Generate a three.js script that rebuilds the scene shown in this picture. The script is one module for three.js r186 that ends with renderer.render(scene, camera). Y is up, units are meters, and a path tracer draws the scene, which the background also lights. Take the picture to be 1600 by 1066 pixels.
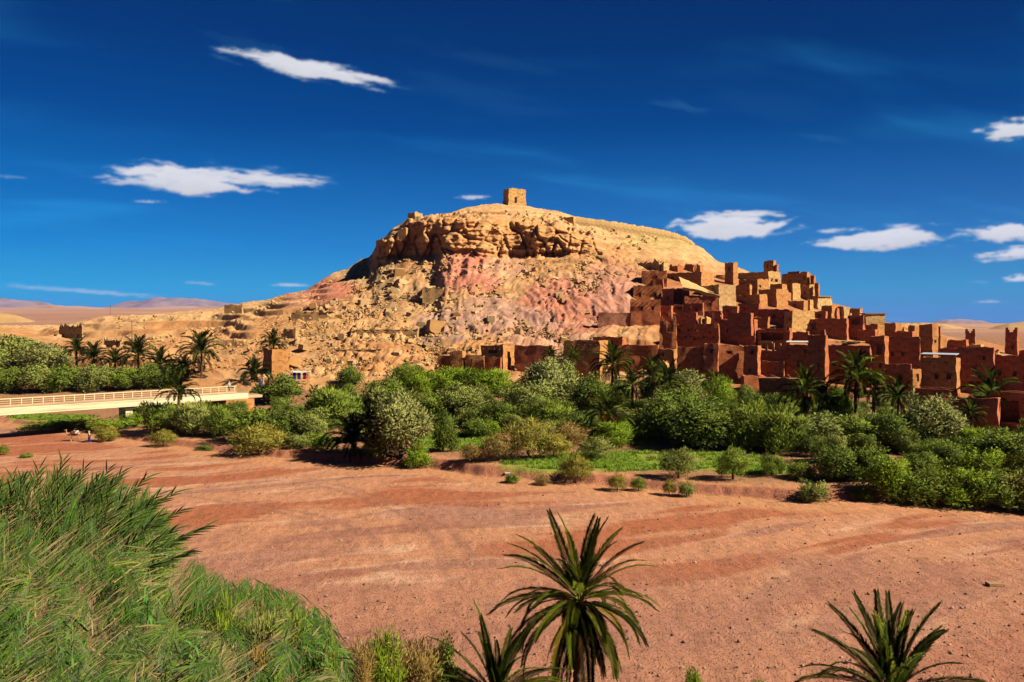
import * as THREE from 'three';
import { mergeGeometries } from 'three/addons/utils/BufferGeometryUtils.js';
import { MarchingCubes } from 'three/addons/objects/MarchingCubes.js';

// ---------------------------------------------------------------- camera, exposure, sun, sky
const FPX = 1300, CU = 800, CV = 505, EYE = 18;                 // focal length and centre in photograph pixels, eye height in metres
const scene = new THREE.Scene();
const camera = new THREE.PerspectiveCamera(2 * Math.atan(533 / FPX) * 180 / Math.PI, 1600 / 1066, 0.1, 40000);
camera.position.set(0, EYE, 0);
camera.lookAt(0, EYE, -100);
camera.setViewOffset(1600, 1066, 0, 533 - CV, 1600, 1066);
const renderer = new THREE.WebGLRenderer({ antialias: true });
renderer.setSize(1024, 682);
renderer.toneMapping = THREE.LinearToneMapping;
renderer.toneMappingExposure = 3;
renderer.shadowMap.enabled = true;

const SUN_AZ = 20 * Math.PI / 180, SUN_EL = 39 * Math.PI / 180;  // azimuth from +x towards the viewer
const sunDir = new THREE.Vector3(Math.cos(SUN_EL) * Math.cos(SUN_AZ), Math.sin(SUN_EL), Math.cos(SUN_EL) * Math.sin(SUN_AZ));
const sun = new THREE.DirectionalLight(new THREE.Color(1, 0.90, 0.70), 5);
sun.position.copy(sunDir).multiplyScalar(600).add(new THREE.Vector3(20, 0, -200));
sun.target.position.set(20, 0, -200);
sun.castShadow = true;
sun.shadow.mapSize.set(4096, 4096);
Object.assign(sun.shadow.camera, { left: -330, right: 330, top: 260, bottom: -260, near: 1, far: 1400 });
sun.name = 'sun';
scene.add(sun, sun.target);

// ---------------------------------------------------------------- small maths
function rng(seed) { let s = seed >>> 0; return () => { s = (s + 0x6D2B79F5) >>> 0; let t = s; t = Math.imul(t ^ (t >>> 15), t | 1); t ^= t + Math.imul(t ^ (t >>> 7), t | 61); return ((t ^ (t >>> 14)) >>> 0) / 4294967296; }; }
const R0 = rng(7);
const PERM = new Uint8Array(512); { const p = [...Array(256).keys()]; for (let i = 255; i > 0; i--) { const j = Math.floor(R0() * (i + 1)); [p[i], p[j]] = [p[j], p[i]]; } for (let i = 0; i < 512; i++) PERM[i] = p[i & 255]; }
const fade = t => t * t * t * (t * (t * 6 - 15) + 10), mix = (a, b, t) => a + (b - a) * t, clamp = (x, a = 0, b = 1) => x < a ? a : x > b ? b : x;
const sstep = (a, b, x) => { const t = clamp((x - a) / (b - a)); return t * t * (3 - 2 * t); };
function grad(h, x, y, z) { h &= 15; const u = h < 8 ? x : y, v = h < 4 ? y : h === 12 || h === 14 ? x : z; return ((h & 1) ? -u : u) + ((h & 2) ? -v : v); }
function noise(x, y = 0, z = 0) {
  const X = Math.floor(x), Y = Math.floor(y), Z = Math.floor(z); x -= X; y -= Y; z -= Z;
  const u = fade(x), v = fade(y), w = fade(z), a = X & 255, b = Y & 255, c = Z & 255;
  const A = PERM[a] + b, B = PERM[(a + 1) & 255] + b, AA = PERM[A & 255] + c, AB = PERM[(A + 1) & 255] + c, BA = PERM[B & 255] + c, BB = PERM[(B + 1) & 255] + c;
  return mix(mix(mix(grad(PERM[AA], x, y, z), grad(PERM[BA], x - 1, y, z), u), mix(grad(PERM[AB], x, y - 1, z), grad(PERM[BB], x - 1, y - 1, z), u), v),
    mix(mix(grad(PERM[AA + 1], x, y, z - 1), grad(PERM[BA + 1], x - 1, y, z - 1), u), mix(grad(PERM[AB + 1], x, y - 1, z - 1), grad(PERM[BB + 1], x - 1, y - 1, z - 1), u), v), w);
}
function fbm(x, y, z, o = 4) { let s = 0, a = 0.5; for (let i = 0; i < o; i++) { s += a * noise(x, y, z); x = x * 2.03 + 17.1; y = y * 2.03 + 5.3; z = z * 2.03 + 9.7; a *= 0.5; } return s; }
function ridged(x, y, z, o = 4) { let s = 0, a = 0.5; for (let i = 0; i < o; i++) { s += a * (1 - 2 * Math.abs(noise(x, y, z))); x = x * 2.1 + 7.7; y = y * 2.1 + 3.1; z = z * 2.1 + 1.9; a *= 0.5; } return s; }
const hsh = (x, y, z, k) => PERM[(PERM[(PERM[(x + k * 37) & 255] + y) & 255] + z) & 255] / 255;
function worley(x, y, z) {                                       // nearest cell: gap to the next one, and the cell's own random number
  const X = Math.floor(x), Y = Math.floor(y), Z = Math.floor(z); let f1 = 9, f2 = 9, id = 0;
  for (let i = -1; i <= 1; i++) for (let j = -1; j <= 1; j++) for (let k = -1; k <= 1; k++) { const cx = X + i, cy = Y + j, cz = Z + k, dx = cx + hsh(cx, cy, cz, 1) - x, dy = cy + hsh(cx, cy, cz, 2) - y, dz = cz + hsh(cx, cy, cz, 3) - z, d = dx * dx + dy * dy + dz * dz; if (d < f1) { f2 = f1; f1 = d; id = hsh(cx, cy, cz, 4); } else if (d < f2) f2 = d; }
  return [Math.sqrt(f2) - Math.sqrt(f1), id, Math.sqrt(f1)];
}
const P = (u, v, d) => new THREE.Vector3((u - CU) / FPX * d, EYE - (v - CV) / FPX * d, -d);   // where the photograph's pixel lies at depth d
const PX = d => d / FPX;                                                                  // metres per photograph pixel at depth d

// ---------------------------------------------------------------- the computed sky: air and clouds
const SKY_GAIN = 1 / 3;
{
  const W = 4096, H = 2048, data = new Float32Array(W * H * 4);
  const stops = [[-90, .10, .17, .24], [-1, .09, .30, .50], [0.4, .065, .33, .56], [2.2, .020, .36, .68], [5, .003, .235, .63], [8, .001, .155, .50], [13, .001, .066, .29], [18, .001, .038, .19], [24, .001, .024, .13], [40, .001, .018, .10], [90, .001, .014, .085]];
  const rowColor = el => { let i = 0; while (i < stops.length - 2 && stops[i + 1][0] < el) i++; const a = stops[i], b = stops[i + 1], t = clamp((el - a[0]) / (b[0] - a[0])); return [mix(a[1], b[1], t), mix(a[2], b[2], t), mix(a[3], b[3], t)]; };
  for (let y = 0; y < H; y++) {
    const el = ((y + 0.5) / H - 0.5) * 180, c = rowColor(el);
    for (let x = 0; x < W; x++) {
      const o = (y * W + x) * 4, ph = ((x + 0.5) / W - 0.5) * 2 * Math.PI;              // ph 0 is +x, -pi/2 is straight ahead
      const az = Math.sin(ph + Math.PI / 2);                                             // -1 left of the picture, +1 right
      const k = 0.5 + 0.5 * az, low = sstep(14, 0, el);
      data[o] = c[0] + 0.055 * k * low; data[o + 1] = c[1] * mix(1.10, 0.76, k); data[o + 2] = c[2] * mix(1.08, 0.72, k); data[o + 3] = 1;
      // thin high veils
      if (el > 3 && el < 75) {
        const X = Math.cos(ph) / Math.tan((el + 9) * Math.PI / 180), Y = Math.sin(ph) / Math.tan((el + 9) * Math.PI / 180);
        const a = X * 0.93 - Y * 0.36, b = X * 0.36 + Y * 0.93;
        const n = sstep(0.0, 0.42, fbm(a * 0.9, b * 2.6, 3.3, 5) + 0.28 * noise(a * 0.5, b * 1.1, 8)) * sstep(3, 8, el) * 0.55;
        const veil = n * (0.7 + 0.6 * fbm(a * 3, b * 14, 1, 3));
        data[o] += 0.014 * veil; data[o + 1] += 0.13 * veil; data[o + 2] += 0.22 * veil;
      }
    }
  }
  const clouds = [];
  const C = (u, v, w, h, tilt, dens, seed, grey = 0) => { const dx = (u - CU) / FPX, r = Math.sqrt(1 + dx * dx); clouds.push([Math.atan(dx), Math.atan((CV - v) / FPX / r), w / FPX / r / r / 2, h / FPX / r / 2, tilt, dens, seed, grey]); };
  C(485, 110, 270, 44, -0.10, 1.5, 3); C(300, 284, 290, 66, 0.03, 1.9, 11); C(420, 281, 240, 32, -0.06, 1.2, 14); C(215, 286, 150, 18, 0.0, 0.8, 12); C(232, 315, 60, 6, 0, 0.6, 15);
  C(1140, 357, 225, 60, 0.02, 1.9, 21); C(1165, 336, 140, 18, -0.02, 1.1, 25); C(1375, 377, 255, 50, 0.02, 1.9, 31); C(1580, 364, 200, 40, 0, 1.7, 41); C(1590, 397, 150, 28, 0.05, 1.4, 43); C(1592, 436, 60, 16, 0.1, 1.2, 44); C(1595, 204, 150, 42, 0, 1.8, 51);
  C(740, 309, 66, 9, 0, 0.85, 61); C(150, 457, 330, 13, -0.06, 0.5, 71); C(60, 450, 130, 9, 0, 0.4, 72); C(315, 443, 80, 7, -0.05, 0.5, 73); C(455, 446, 80, 8, 0, 0.7, 74); C(1545, 472, 70, 8, 0, 0.6, 81); C(1530, 441, 50, 6, 0, 0.35, 82);
  C(1065, 168, 130, 22, -0.2, 0.10, 91); C(390, 72, 200, 34, -0.15, 0.055, 92); C(770, 95, 280, 36, -0.16, 0.045, 93); C(1290, 218, 110, 18, -0.2, 0.07, 94); C(15, 277, 70, 8, 0, 0.35, 95); C(1420, 498, 160, 8, 0, 0.25, 96); C(740, 150, 340, 60, -0.16, 0.04, 97); C(1210, 170, 340, 70, -0.2, 0.03, 98);
  const rc = rng(40); for (let i = 0; i < 34; i++) { let a = 0.72 + rc() * (2 * Math.PI - 1.44); clouds.push([a, 0.03 + rc() * 0.33, 0.05 + rc() * 0.07, 0.006 + rc() * 0.014, (rc() - 0.5) * 0.2, 0.5 + rc() * 0.7, 100 + i, 0]); }
  for (const [ca, ce, hw, hh, tilt, dens, seed] of clouds) {
    const x0 = Math.floor(((ca - hw * 1.5 - Math.PI / 2) / (2 * Math.PI) + 0.5) * W), x1 = Math.ceil(((ca + hw * 1.5 - Math.PI / 2) / (2 * Math.PI) + 0.5) * W);
    const y0 = Math.floor(((ce - hh * 2.4 - hw * Math.abs(tilt) * 1.5) / Math.PI + 0.5) * H), y1 = Math.ceil(((ce + hh * 2.4 + hw * Math.abs(tilt) * 1.5) / Math.PI + 0.5) * H);
    for (let y = Math.max(0, y0); y <= Math.min(H - 1, y1); y++) for (let xx = x0; xx <= x1; xx++) {
      const a = ((xx + 0.5) / W - 0.5) * 2 * Math.PI + Math.PI / 2 - ca, e = ((y + 0.5) / H - 0.5) * Math.PI - ce;
      let p = a / hw, q = (e - tilt * a) / hh;
      q += 0.46 * fbm(p * 1.7, seed * 3.7, 0.4, 3) + 0.16 * fbm(p * 5, q * 1.2, seed, 3); p += 0.16 * fbm(q * 1.3, seed * 1.9, p * 1.1, 3);
      const flat = q < 0 ? 1.6 : 1.0;
      const rr = Math.sqrt(p * p + q * q * flat * flat);
      const st = 0.5 + 0.95 * fbm(p * 2.0 - q * 0.12, q * 2.9 + p * 0.3, seed * 0.77, 5);
      let al = sstep(1.02, 0.20, rr + (st - 0.5) * 1.1) * dens * (0.72 + 0.42 * st);
      al = clamp(al) * sstep(1.45, 0.9, Math.abs(p));
      if (al <= 0) continue;
      const x = ((xx % W) + W) % W, o = (y * W + x) * 4;
      const light = 0.86 + 0.12 * clamp(q) - 0.10 * sstep(0.1, -0.8, q) + 0.10 * (st - 0.5);
      const th = sstep(0.02, 0.6, al); data[o] = mix(data[o], mix(0.10, 0.80, th) * light, al); data[o + 1] = mix(data[o + 1], mix(0.42, 0.815, th) * light, al); data[o + 2] = mix(data[o + 2], mix(0.75, 0.88, th) * light, al);
    }
  }
  for (let i = 0; i < data.length; i += 4) { data[i] *= SKY_GAIN; data[i + 1] *= SKY_GAIN; data[i + 2] *= SKY_GAIN; }
  const sky = new THREE.DataTexture(data, W, H, THREE.RGBAFormat, THREE.FloatType);
  sky.mapping = THREE.EquirectangularReflectionMapping; sky.magFilter = sky.minFilter = THREE.LinearFilter; sky.needsUpdate = true;
  scene.background = sky; scene.environment = sky;
}

// ---------------------------------------------------------------- naming, tagging, geometry helpers
const used = {};
function numbered(name) { if (!(name in used)) { used[name] = 0; return name; } return name + '_' + String(++used[name]).padStart(3, '0'); }
function tag(o, label, category, group, kind) { const d = { label }; if (category) d.category = category; if (group) d.group = group; if (kind) d.kind = kind; o.userData = d; return o; }
function mesh(name, geometry, material, parent) { const m = new THREE.Mesh(geometry, material); m.castShadow = m.receiveShadow = true; m.name = parent === scene ? numbered(name) : name; parent?.add(m); return m; }
function thing(name, label, category, pos, turn = 0, group) { const g = new THREE.Group(); g.name = numbered(name); g.position.copy(pos); g.rotation.y = turn; tag(g, label, category, group); scene.add(g); return g; }
class MB {                                                        // collects triangles with normals, uv in metres and colours
  constructor() { this.p = []; this.n = []; this.t = []; this.c = []; this.i = []; }
  vert(p, n, uv, c) { this.p.push(p.x, p.y, p.z); if (n) this.n.push(n.x, n.y, n.z); this.t.push(uv ? uv[0] : 0, uv ? uv[1] : 0); if (c) this.c.push(c[0], c[1], c[2]); return this.p.length / 3 - 1; }
  quad(a, b, c, d) { this.i.push(a, b, c, a, c, d); }
  tri(a, b, c) { this.i.push(a, b, c); }
  geometry(smooth = true) {
    const g = new THREE.BufferGeometry();
    g.setAttribute('position', new THREE.Float32BufferAttribute(this.p, 3));
    g.setAttribute('uv', new THREE.Float32BufferAttribute(this.t, 2));
    if (this.c.length) g.setAttribute('color', new THREE.Float32BufferAttribute(this.c, 3));
    g.setIndex(this.i);
    if (this.n.length === this.p.length) {                       // turn every triangle the way its normals point
      const p = this.p, n = this.n, t = this.i;
      for (let k = 0; k < t.length; k += 3) { const a = t[k] * 3, b = t[k + 1] * 3, c = t[k + 2] * 3, ux = p[b] - p[a], uy = p[b + 1] - p[a + 1], uz = p[b + 2] - p[a + 2], vx = p[c] - p[a], vy = p[c + 1] - p[a + 1], vz = p[c + 2] - p[a + 2]; if ((uy * vz - uz * vy) * (n[a] + n[b] + n[c]) + (uz * vx - ux * vz) * (n[a + 1] + n[b + 1] + n[c + 1]) + (ux * vy - uy * vx) * (n[a + 2] + n[b + 2] + n[c + 2]) < 0) { const q = t[k + 1]; t[k + 1] = t[k + 2]; t[k + 2] = q; } }
    }
    if (this.n.length === this.p.length) g.setAttribute('normal', new THREE.Float32BufferAttribute(this.n, 3)); else g.computeVertexNormals();
    return g;
  }
}
const V = (x, y, z) => new THREE.Vector3(x, y, z);
function prep(g) { const q = g.index ? g.toNonIndexed() : g; for (const k of Object.keys(q.attributes)) if (!['position', 'normal', 'uv'].includes(k)) q.deleteAttribute(k); return q; }
const join = list => mergeGeometries(list.map(prep));
function boxGeo(w, h, d, x = 0, y = 0, z = 0) { const g = new THREE.BoxGeometry(w, h, d); g.translate(x, y, z); return g; }
function tube(pts, r0, r1, seg = 8, sides = 6) {
  const c = new THREE.CatmullRomCurve3(pts), b = new MB(), fr = c.computeFrenetFrames(seg);
  for (let i = 0; i <= seg; i++) { const t = i / seg, p = c.getPointAt(t), r = mix(r0, r1, t); for (let k = 0; k <= sides; k++) { const a = k / sides * 2 * Math.PI, n = fr.normals[i].clone().multiplyScalar(Math.cos(a)).addScaledVector(fr.binormals[i], Math.sin(a)); b.vert(p.clone().addScaledVector(n, r), n, [k / sides * r0 * 6, t * c.getLength()]); } }
  for (let i = 0; i < seg; i++) for (let k = 0; k < sides; k++) { const a = i * (sides + 1) + k; b.quad(a, a + 1, a + sides + 2, a + sides + 1); }
  return b.geometry();
}

// ---------------------------------------------------------------- textures and materials
function texture(size, fn, srgb) { const d = new Uint8Array(size * size * 4); for (let y = 0; y < size; y++) for (let x = 0; x < size; x++) { const c = fn(x / size, y / size), o = (y * size + x) * 4; d[o] = clamp(c[0]) * 255; d[o + 1] = clamp(c[1]) * 255; d[o + 2] = clamp(c[2]) * 255; d[o + 3] = 255; } const t = new THREE.DataTexture(d, size, size); t.wrapS = t.wrapT = THREE.RepeatWrapping; t.magFilter = THREE.LinearFilter; if (srgb) t.colorSpace = THREE.SRGBColorSpace; t.needsUpdate = true; return t; }
function tileFbm(u, v, f, seed, o = 4) { let s = 0, a = 0.5; for (let i = 0; i < o; i++) { const A = u * 2 * Math.PI, B = v * 2 * Math.PI, k = f / (2 * Math.PI); s += a * (noise(Math.cos(A) * k + seed, Math.sin(A) * k, Math.cos(B) * k) + noise(Math.sin(A) * k, Math.cos(B) * k + seed, Math.sin(B) * k)) * 0.75; f *= 2; a *= 0.5; seed += 13; } return s; }
const rep = (t, x, y = x) => { const c = t.clone(); c.repeat.set(x, y); c.needsUpdate = true; return c; };
const rt = rng(5);
const pebbleSpots = Array.from({ length: 900 }, () => [rt(), rt(), 0.004 + 0.012 * rt() * rt(), rt()]);
const grid = {}; pebbleSpots.forEach(s => { const k = Math.floor(s[0] * 32) + ',' + Math.floor(s[1] * 32); (grid[k] ??= []).push(s); });
function pebble(u, v) { let best = 0, tone = 0; const gx = Math.floor(u * 32), gy = Math.floor(v * 32); for (let i = -1; i <= 1; i++) for (let j = -1; j <= 1; j++) for (const s of grid[((gx + i + 32) % 32) + ',' + ((gy + j + 32) % 32)] ?? []) { let dx = Math.abs(u - s[0]), dy = Math.abs(v - s[1]); dx = Math.min(dx, 1 - dx); dy = Math.min(dy, 1 - dy); const h = 1 - (dx * dx + dy * dy) / (s[2] * s[2]); if (h > best) { best = h; tone = s[3]; } } return [Math.sqrt(best), tone]; }
const gravelMap = texture(512, (u, v) => { const [h, t] = pebble(u, v), n = 0.80 + 0.32 * tileFbm(u, v, 6, 2, 5), k = h > 0 ? mix(1, 0.80 + 0.42 * t, 0.6) : 1; return [n * k, n * k * (h > 0 ? 1.04 : 1), n * k * (h > 0 ? 1.08 : 1)]; });
const gravelBump = texture(512, (u, v) => { const h = pebble(u, v)[0], n = 0.35 + 0.4 * tileFbm(u, v, 9, 4, 5) + 0.5 * h; return [n, n, n]; });
function tf2(u, v, fu, fv, seed, o = 4) { let s = 0, a = 0.5; for (let i = 0; i < o; i++) { const A = u * 6.2832, B = v * 6.2832; s += a * 1.4 * noise(Math.cos(A) * fu / 6.2832 + Math.sin(B) * fv / 6.2832 + seed, Math.sin(A) * fu / 6.2832 + seed, Math.cos(B) * fv / 6.2832); fu *= 2; fv *= 2; a *= 0.5; seed += 7; } return s; }
const mudMap = texture(512, (u, v) => { const st = tf2(u, v, 16, 1.6, 3, 4), crs = 0.010 * Math.cos(v * 2 * Math.PI * 8 + 1.5 * tileFbm(u, v, 3, 7, 2)), n = 0.82 + 0.34 * tileFbm(u, v, 4, 21, 5) + 0.24 * st - 0.26 * sstep(0.12, 0.30, tileFbm(u, v, 5, 77, 4)) + 0.24 * sstep(0.16, 0.30, tileFbm(u, v, 4, 177, 5)) + crs; return [n, n * 0.99, n * 0.97]; });
const mudBump = texture(512, (u, v) => { const n = 0.5 + 0.45 * tileFbm(u, v, 12, 31, 5) + 0.03 * Math.cos(v * 2 * Math.PI * 8); return [n, n, n]; });
const rockMap = texture(512, (u, v) => { const n = 0.82 + 0.30 * tileFbm(u, v, 5, 41, 6); return [n, n * 0.98, n * 0.95]; });
const rockBump = texture(512, (u, v) => { const a = tileFbm(u, v, 6, 51, 6), n = 0.5 + 0.5 * (0.7 - Math.abs(a) * 2.2); return [n, n, n]; });
const ALBEDO = 0.42;                                             // the written colours are relative; this brings them to real reflectances
const std = o => { const m = new THREE.MeshPhysicalMaterial({ roughness: 0.95, metalness: 0, specularIntensity: 0.25, side: THREE.DoubleSide, ...o }); m.color.multiplyScalar(ALBEDO); return m; };
const lin = (r, g, b) => new THREE.Color().setRGB(r, g, b);
const mGround = std({ color: lin(1, 1, 1), vertexColors: true, map: gravelMap, bumpMap: gravelBump, bumpScale: 0.16 });
const mHill = std({ color: lin(1, 1, 1), vertexColors: true, map: rockMap, bumpMap: rockBump, bumpScale: 0.22 });
const mFar = std({ color: lin(1, 1, 1), vertexColors: true, roughness: 1 });
const mudOf = (r, g, b) => std({ color: lin(r, g, b), map: mudMap, bumpMap: mudBump, bumpScale: 0.07 });
const MUD = { red: mudOf(.74, .235, .090), brick: mudOf(.70, .215, .095), clay: mudOf(.72, .245, .085), umber: mudOf(.68, .205, .080), orange: mudOf(.78, .35, .115), tan: mudOf(.86, .48, .17), pale: mudOf(.86, .55, .23), pink: mudOf(.62, .26, .15), dust: mudOf(.74, .44, .19) };
const mRoof = mudOf(.52, .30, .15), mWood = std({ color: lin(.20, .11, .06) }), mShutter = std({ color: lin(.24, .13, .07) });
const mRock = [[.78, .48, .20], [.74, .40, .15], [.82, .55, .28], [.64, .38, .19]].map(c => std({ color: lin(...c), map: rockMap, bumpMap: rockBump, bumpScale: 0.12 }));
const leafMat = (r, g, b, t = 0.3) => new THREE.MeshPhysicalMaterial({ color: lin(r, g, b).multiplyScalar(ALBEDO), vertexColors: true, roughness: 0.9, side: THREE.DoubleSide, transmission: t, thickness: 0, specularIntensity: 0.12 });
const mBark = std({ color: lin(.16, .10, .06), map: mudMap, bumpMap: mudBump, bumpScale: 0.05 });

// ---------------------------------------------------------------- ground: river bed, banks, desert plain
function along(table, x) { let i = 0; while (i < table.length - 2 && table[i + 1][0] < x) i++; const a = table[i], b = table[i + 1]; return mix(a[1], b[1], (x - a[0]) / (b[0] - a[0])); }
const BANK = [[-400, 230], [-95, 153], [-69, 136], [-51, 123], [-35, 113], [-24, 108], [-13, 105], [-3, 97.5], [7, 94], [19, 88], [29, 84], [38, 83.5], [50, 80.5], [300, 0]];
const bankAt = x => along(BANK, x) + 1.5 * fbm(x * 0.13, 4.1, 0, 3) + 0.5 * noise(x * 0.7, 9);
const FC = Math.cos(0.40), FS = Math.sin(0.40);                  // the river's course across the picture
function G(x, z, fine = true) {
  const d = -z;
  if (d < 40) { const t = clamp((40 - d) / 40); return t * 16.3 + (fine ? 0.35 * fbm(x * 0.25, z * 0.25, 2, 3) * sstep(0, 0.2, t) : 0) + (d < 3 ? 0.1 : 0); }
  const t = d - bankAt(x);
  const a = x * FC - z * FS, b = x * FS + z * FC;                // along and across the course
  let bed = 0;
  if (fine) bed = 0.26 * fbm(a * 0.03, b * 0.12 + 0.4 * fbm(x * 0.03, z * 0.03, 2, 2), 1, 4) + 0.04 * fbm(a * 0.06, b * 0.5, 5, 3) + 0.06 * fbm(x * 0.6, z * 0.6, 2, 3);
  bed *= sstep(40, 46, d);
  if (t < 0) return bed;
  const hi = clamp(0.85 + 0.4 * noise(x * 0.06, 3.3) - 0.6 * sstep(-30, -60, x) * sstep(-110, -75, x), 0.25, 2);
  let y = mix(bed, hi, sstep(0, 1.4, t)) + 0.030 * Math.min(t, 150) + (fine ? 0.25 * fbm(x * 0.2, z * 0.2, 7, 3) * sstep(0, 4, t) : 0);
  if (d > 170) y += 0.06 * Math.min(d - 170, 130);
  const right = sstep(-0.05, 0.15, x / d);
  if (d > 300) y += (d - 300) * mix(0.0195, 0.0, right) + (fine ? 2.5 * fbm(x * 0.004, z * 0.004, 3, 4) * sstep(300, 900, d) : 0);
  return y;
}
const GRASS = [[716, 690, 70, 14], [870, 728, 90, 12], [960, 722, 110, 16], [1090, 722, 130, 13], [1010, 690, 40, 7], [1180, 735, 60, 8], [80, 653, 70, 4]];  // watered plots: centre and half extents
function inGrass(u, v) { let k = 0; for (const [a, b, c, e] of GRASS) { const r = ((u - a) / c) ** 2 + ((v - b) / e) ** 2; k = Math.max(k, sstep(1.25, 0.7, r)); } return k; }
const groundColor = (x, y, z) => {
  const d = -z, a = x * FC - z * FS, b = x * FS + z * FC;
  const bank = bankAt(x), t = d - bank;
  const mixc = (p, q, k) => [mix(p[0], q[0], k), mix(p[1], q[1], k), mix(p[2], q[2], k)];
  let c = [.56, .285, .155];
  if (d < 300) {
    const wq = 7 * fbm(x * 0.022, z * 0.022, 8, 3), s1 = fbm(a * 0.024 + 3, (b + 1.6 * wq) * 0.085, 2, 5), s2 = fbm(a * 0.055, (b + 1.6 * wq) * 0.26, 11, 5), s3 = fbm(x * 0.09, z * 0.09, 6, 4);
    c = mixc(c, [.70, .455, .29], sstep(-0.02, 0.20, s2 + 0.3 * s3));              // pale dry silt
    c = mixc(c, [.42, .15, .068], 0.95 * sstep(0.0, 0.13, s1 + 0.45 * s2));      // damp red clay in the old channels
    c = mixc(c, [.34, .15, .10], 0.75 * sstep(0.12, 0.24, -s1 + 0.6 * s2));
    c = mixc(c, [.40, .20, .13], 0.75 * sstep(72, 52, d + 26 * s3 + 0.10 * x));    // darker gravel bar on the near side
    // wheel tracks curving over the silt
for (const [x0, k, d0, da, db] of [[-10.3, 0.043, 64, 62, 88], [-12.6, 0.043, 64, 62, 90], [-3, 0.016, 60, 58, 96], [-5.1, 0.016, 60, 58, 97]]) { const w = Math.abs(x - (x0 - k * (d - d0) ** 2) - 0.3 * noise(d * 0.12, x0)) / (1 + Math.abs(2 * k * (d - d0)) * 0.6); if (d > da && d < db) c = mixc(c, [.33, .17, .115], 0.5 * sstep(0.55, 0.2, w) * sstep(da, da + 6, d) * sstep(db, db - 6, d)); }
    if (t > -7) c = mixc(c, [.60, .305, .145], sstep(-7, -3, t + 4 * s3));
    if (t > -0.5) {
      c = mixc(c, [.42, .18, .10], sstep(-0.5, 0.4, t) * sstep(2.6, 1.2, t));
      c = mixc(c, [.36, .20, .10], sstep(2, 6, t) * 0.8);
      const u = CU + FPX * x / d, v = CV + FPX * (EYE - y) / d, g = inGrass(u + 10 * s3, v + 6 * s2);
      c = mixc(c, [.22, .36, .03], clamp(g * (0.85 + 0.8 * s2)));
    }
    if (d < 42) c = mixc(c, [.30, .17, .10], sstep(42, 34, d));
  } else {
    const n = fbm(x * 0.002, z * 0.003, 4, 5);
    c = mixc([.50, .30, .19], [.42, .24, .17], sstep(-0.1, 0.2, n));
    c = mixc(c, [.56, .38, .25], sstep(0.08, 0.25, -n));
  }
  return [c[0] * 1.36, c[1] * 1.20, c[2] * 1.20];
};
{
  const cols = [], rings = [];
  for (let i = 0; i <= 620; i++) cols.push(-42 + 84 * i / 620);
  for (let i = 1; i < 70; i++) cols.push(42 + 276 * i / 70);
  for (let r = 0.5; r < 36; r += 0.7) rings.push(r);
  for (let r = 36; r < 175; r += 0.42) rings.push(r);
  for (let r = 175; r < 330; r += 3) rings.push(r);
  for (let r = 330; r < 26000; r *= 1.06) rings.push(r);
  const nc = cols.length + 1, b = new MB();
  b.vert(V(0, G(0, 0), 0), null, [0, 0], groundColor(0, 0, 0));
  for (const r of rings) for (let k = 0; k < nc; k++) { const a = cols[k % cols.length] * Math.PI / 180, x = r * Math.sin(a), z = -r * Math.cos(a), y = G(x, z); b.vert(V(x, y, z), null, [x / 5, z / 5], groundColor(x, y, z)); }
  for (let k = 0; k < nc - 1; k++) b.tri(0, 1 + k + 1, 1 + k);
  for (let i = 0; i < rings.length - 1; i++) for (let k = 0; k < nc - 1; k++) { const p = 1 + i * nc + k; b.quad(p, p + 1, p + nc + 1, p + nc); }
  tag(mesh('ground', b.geometry(), mGround, scene), 'dry red and tan river bed with its far bank and the desert plain beyond', null, null, 'structure');
}

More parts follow.
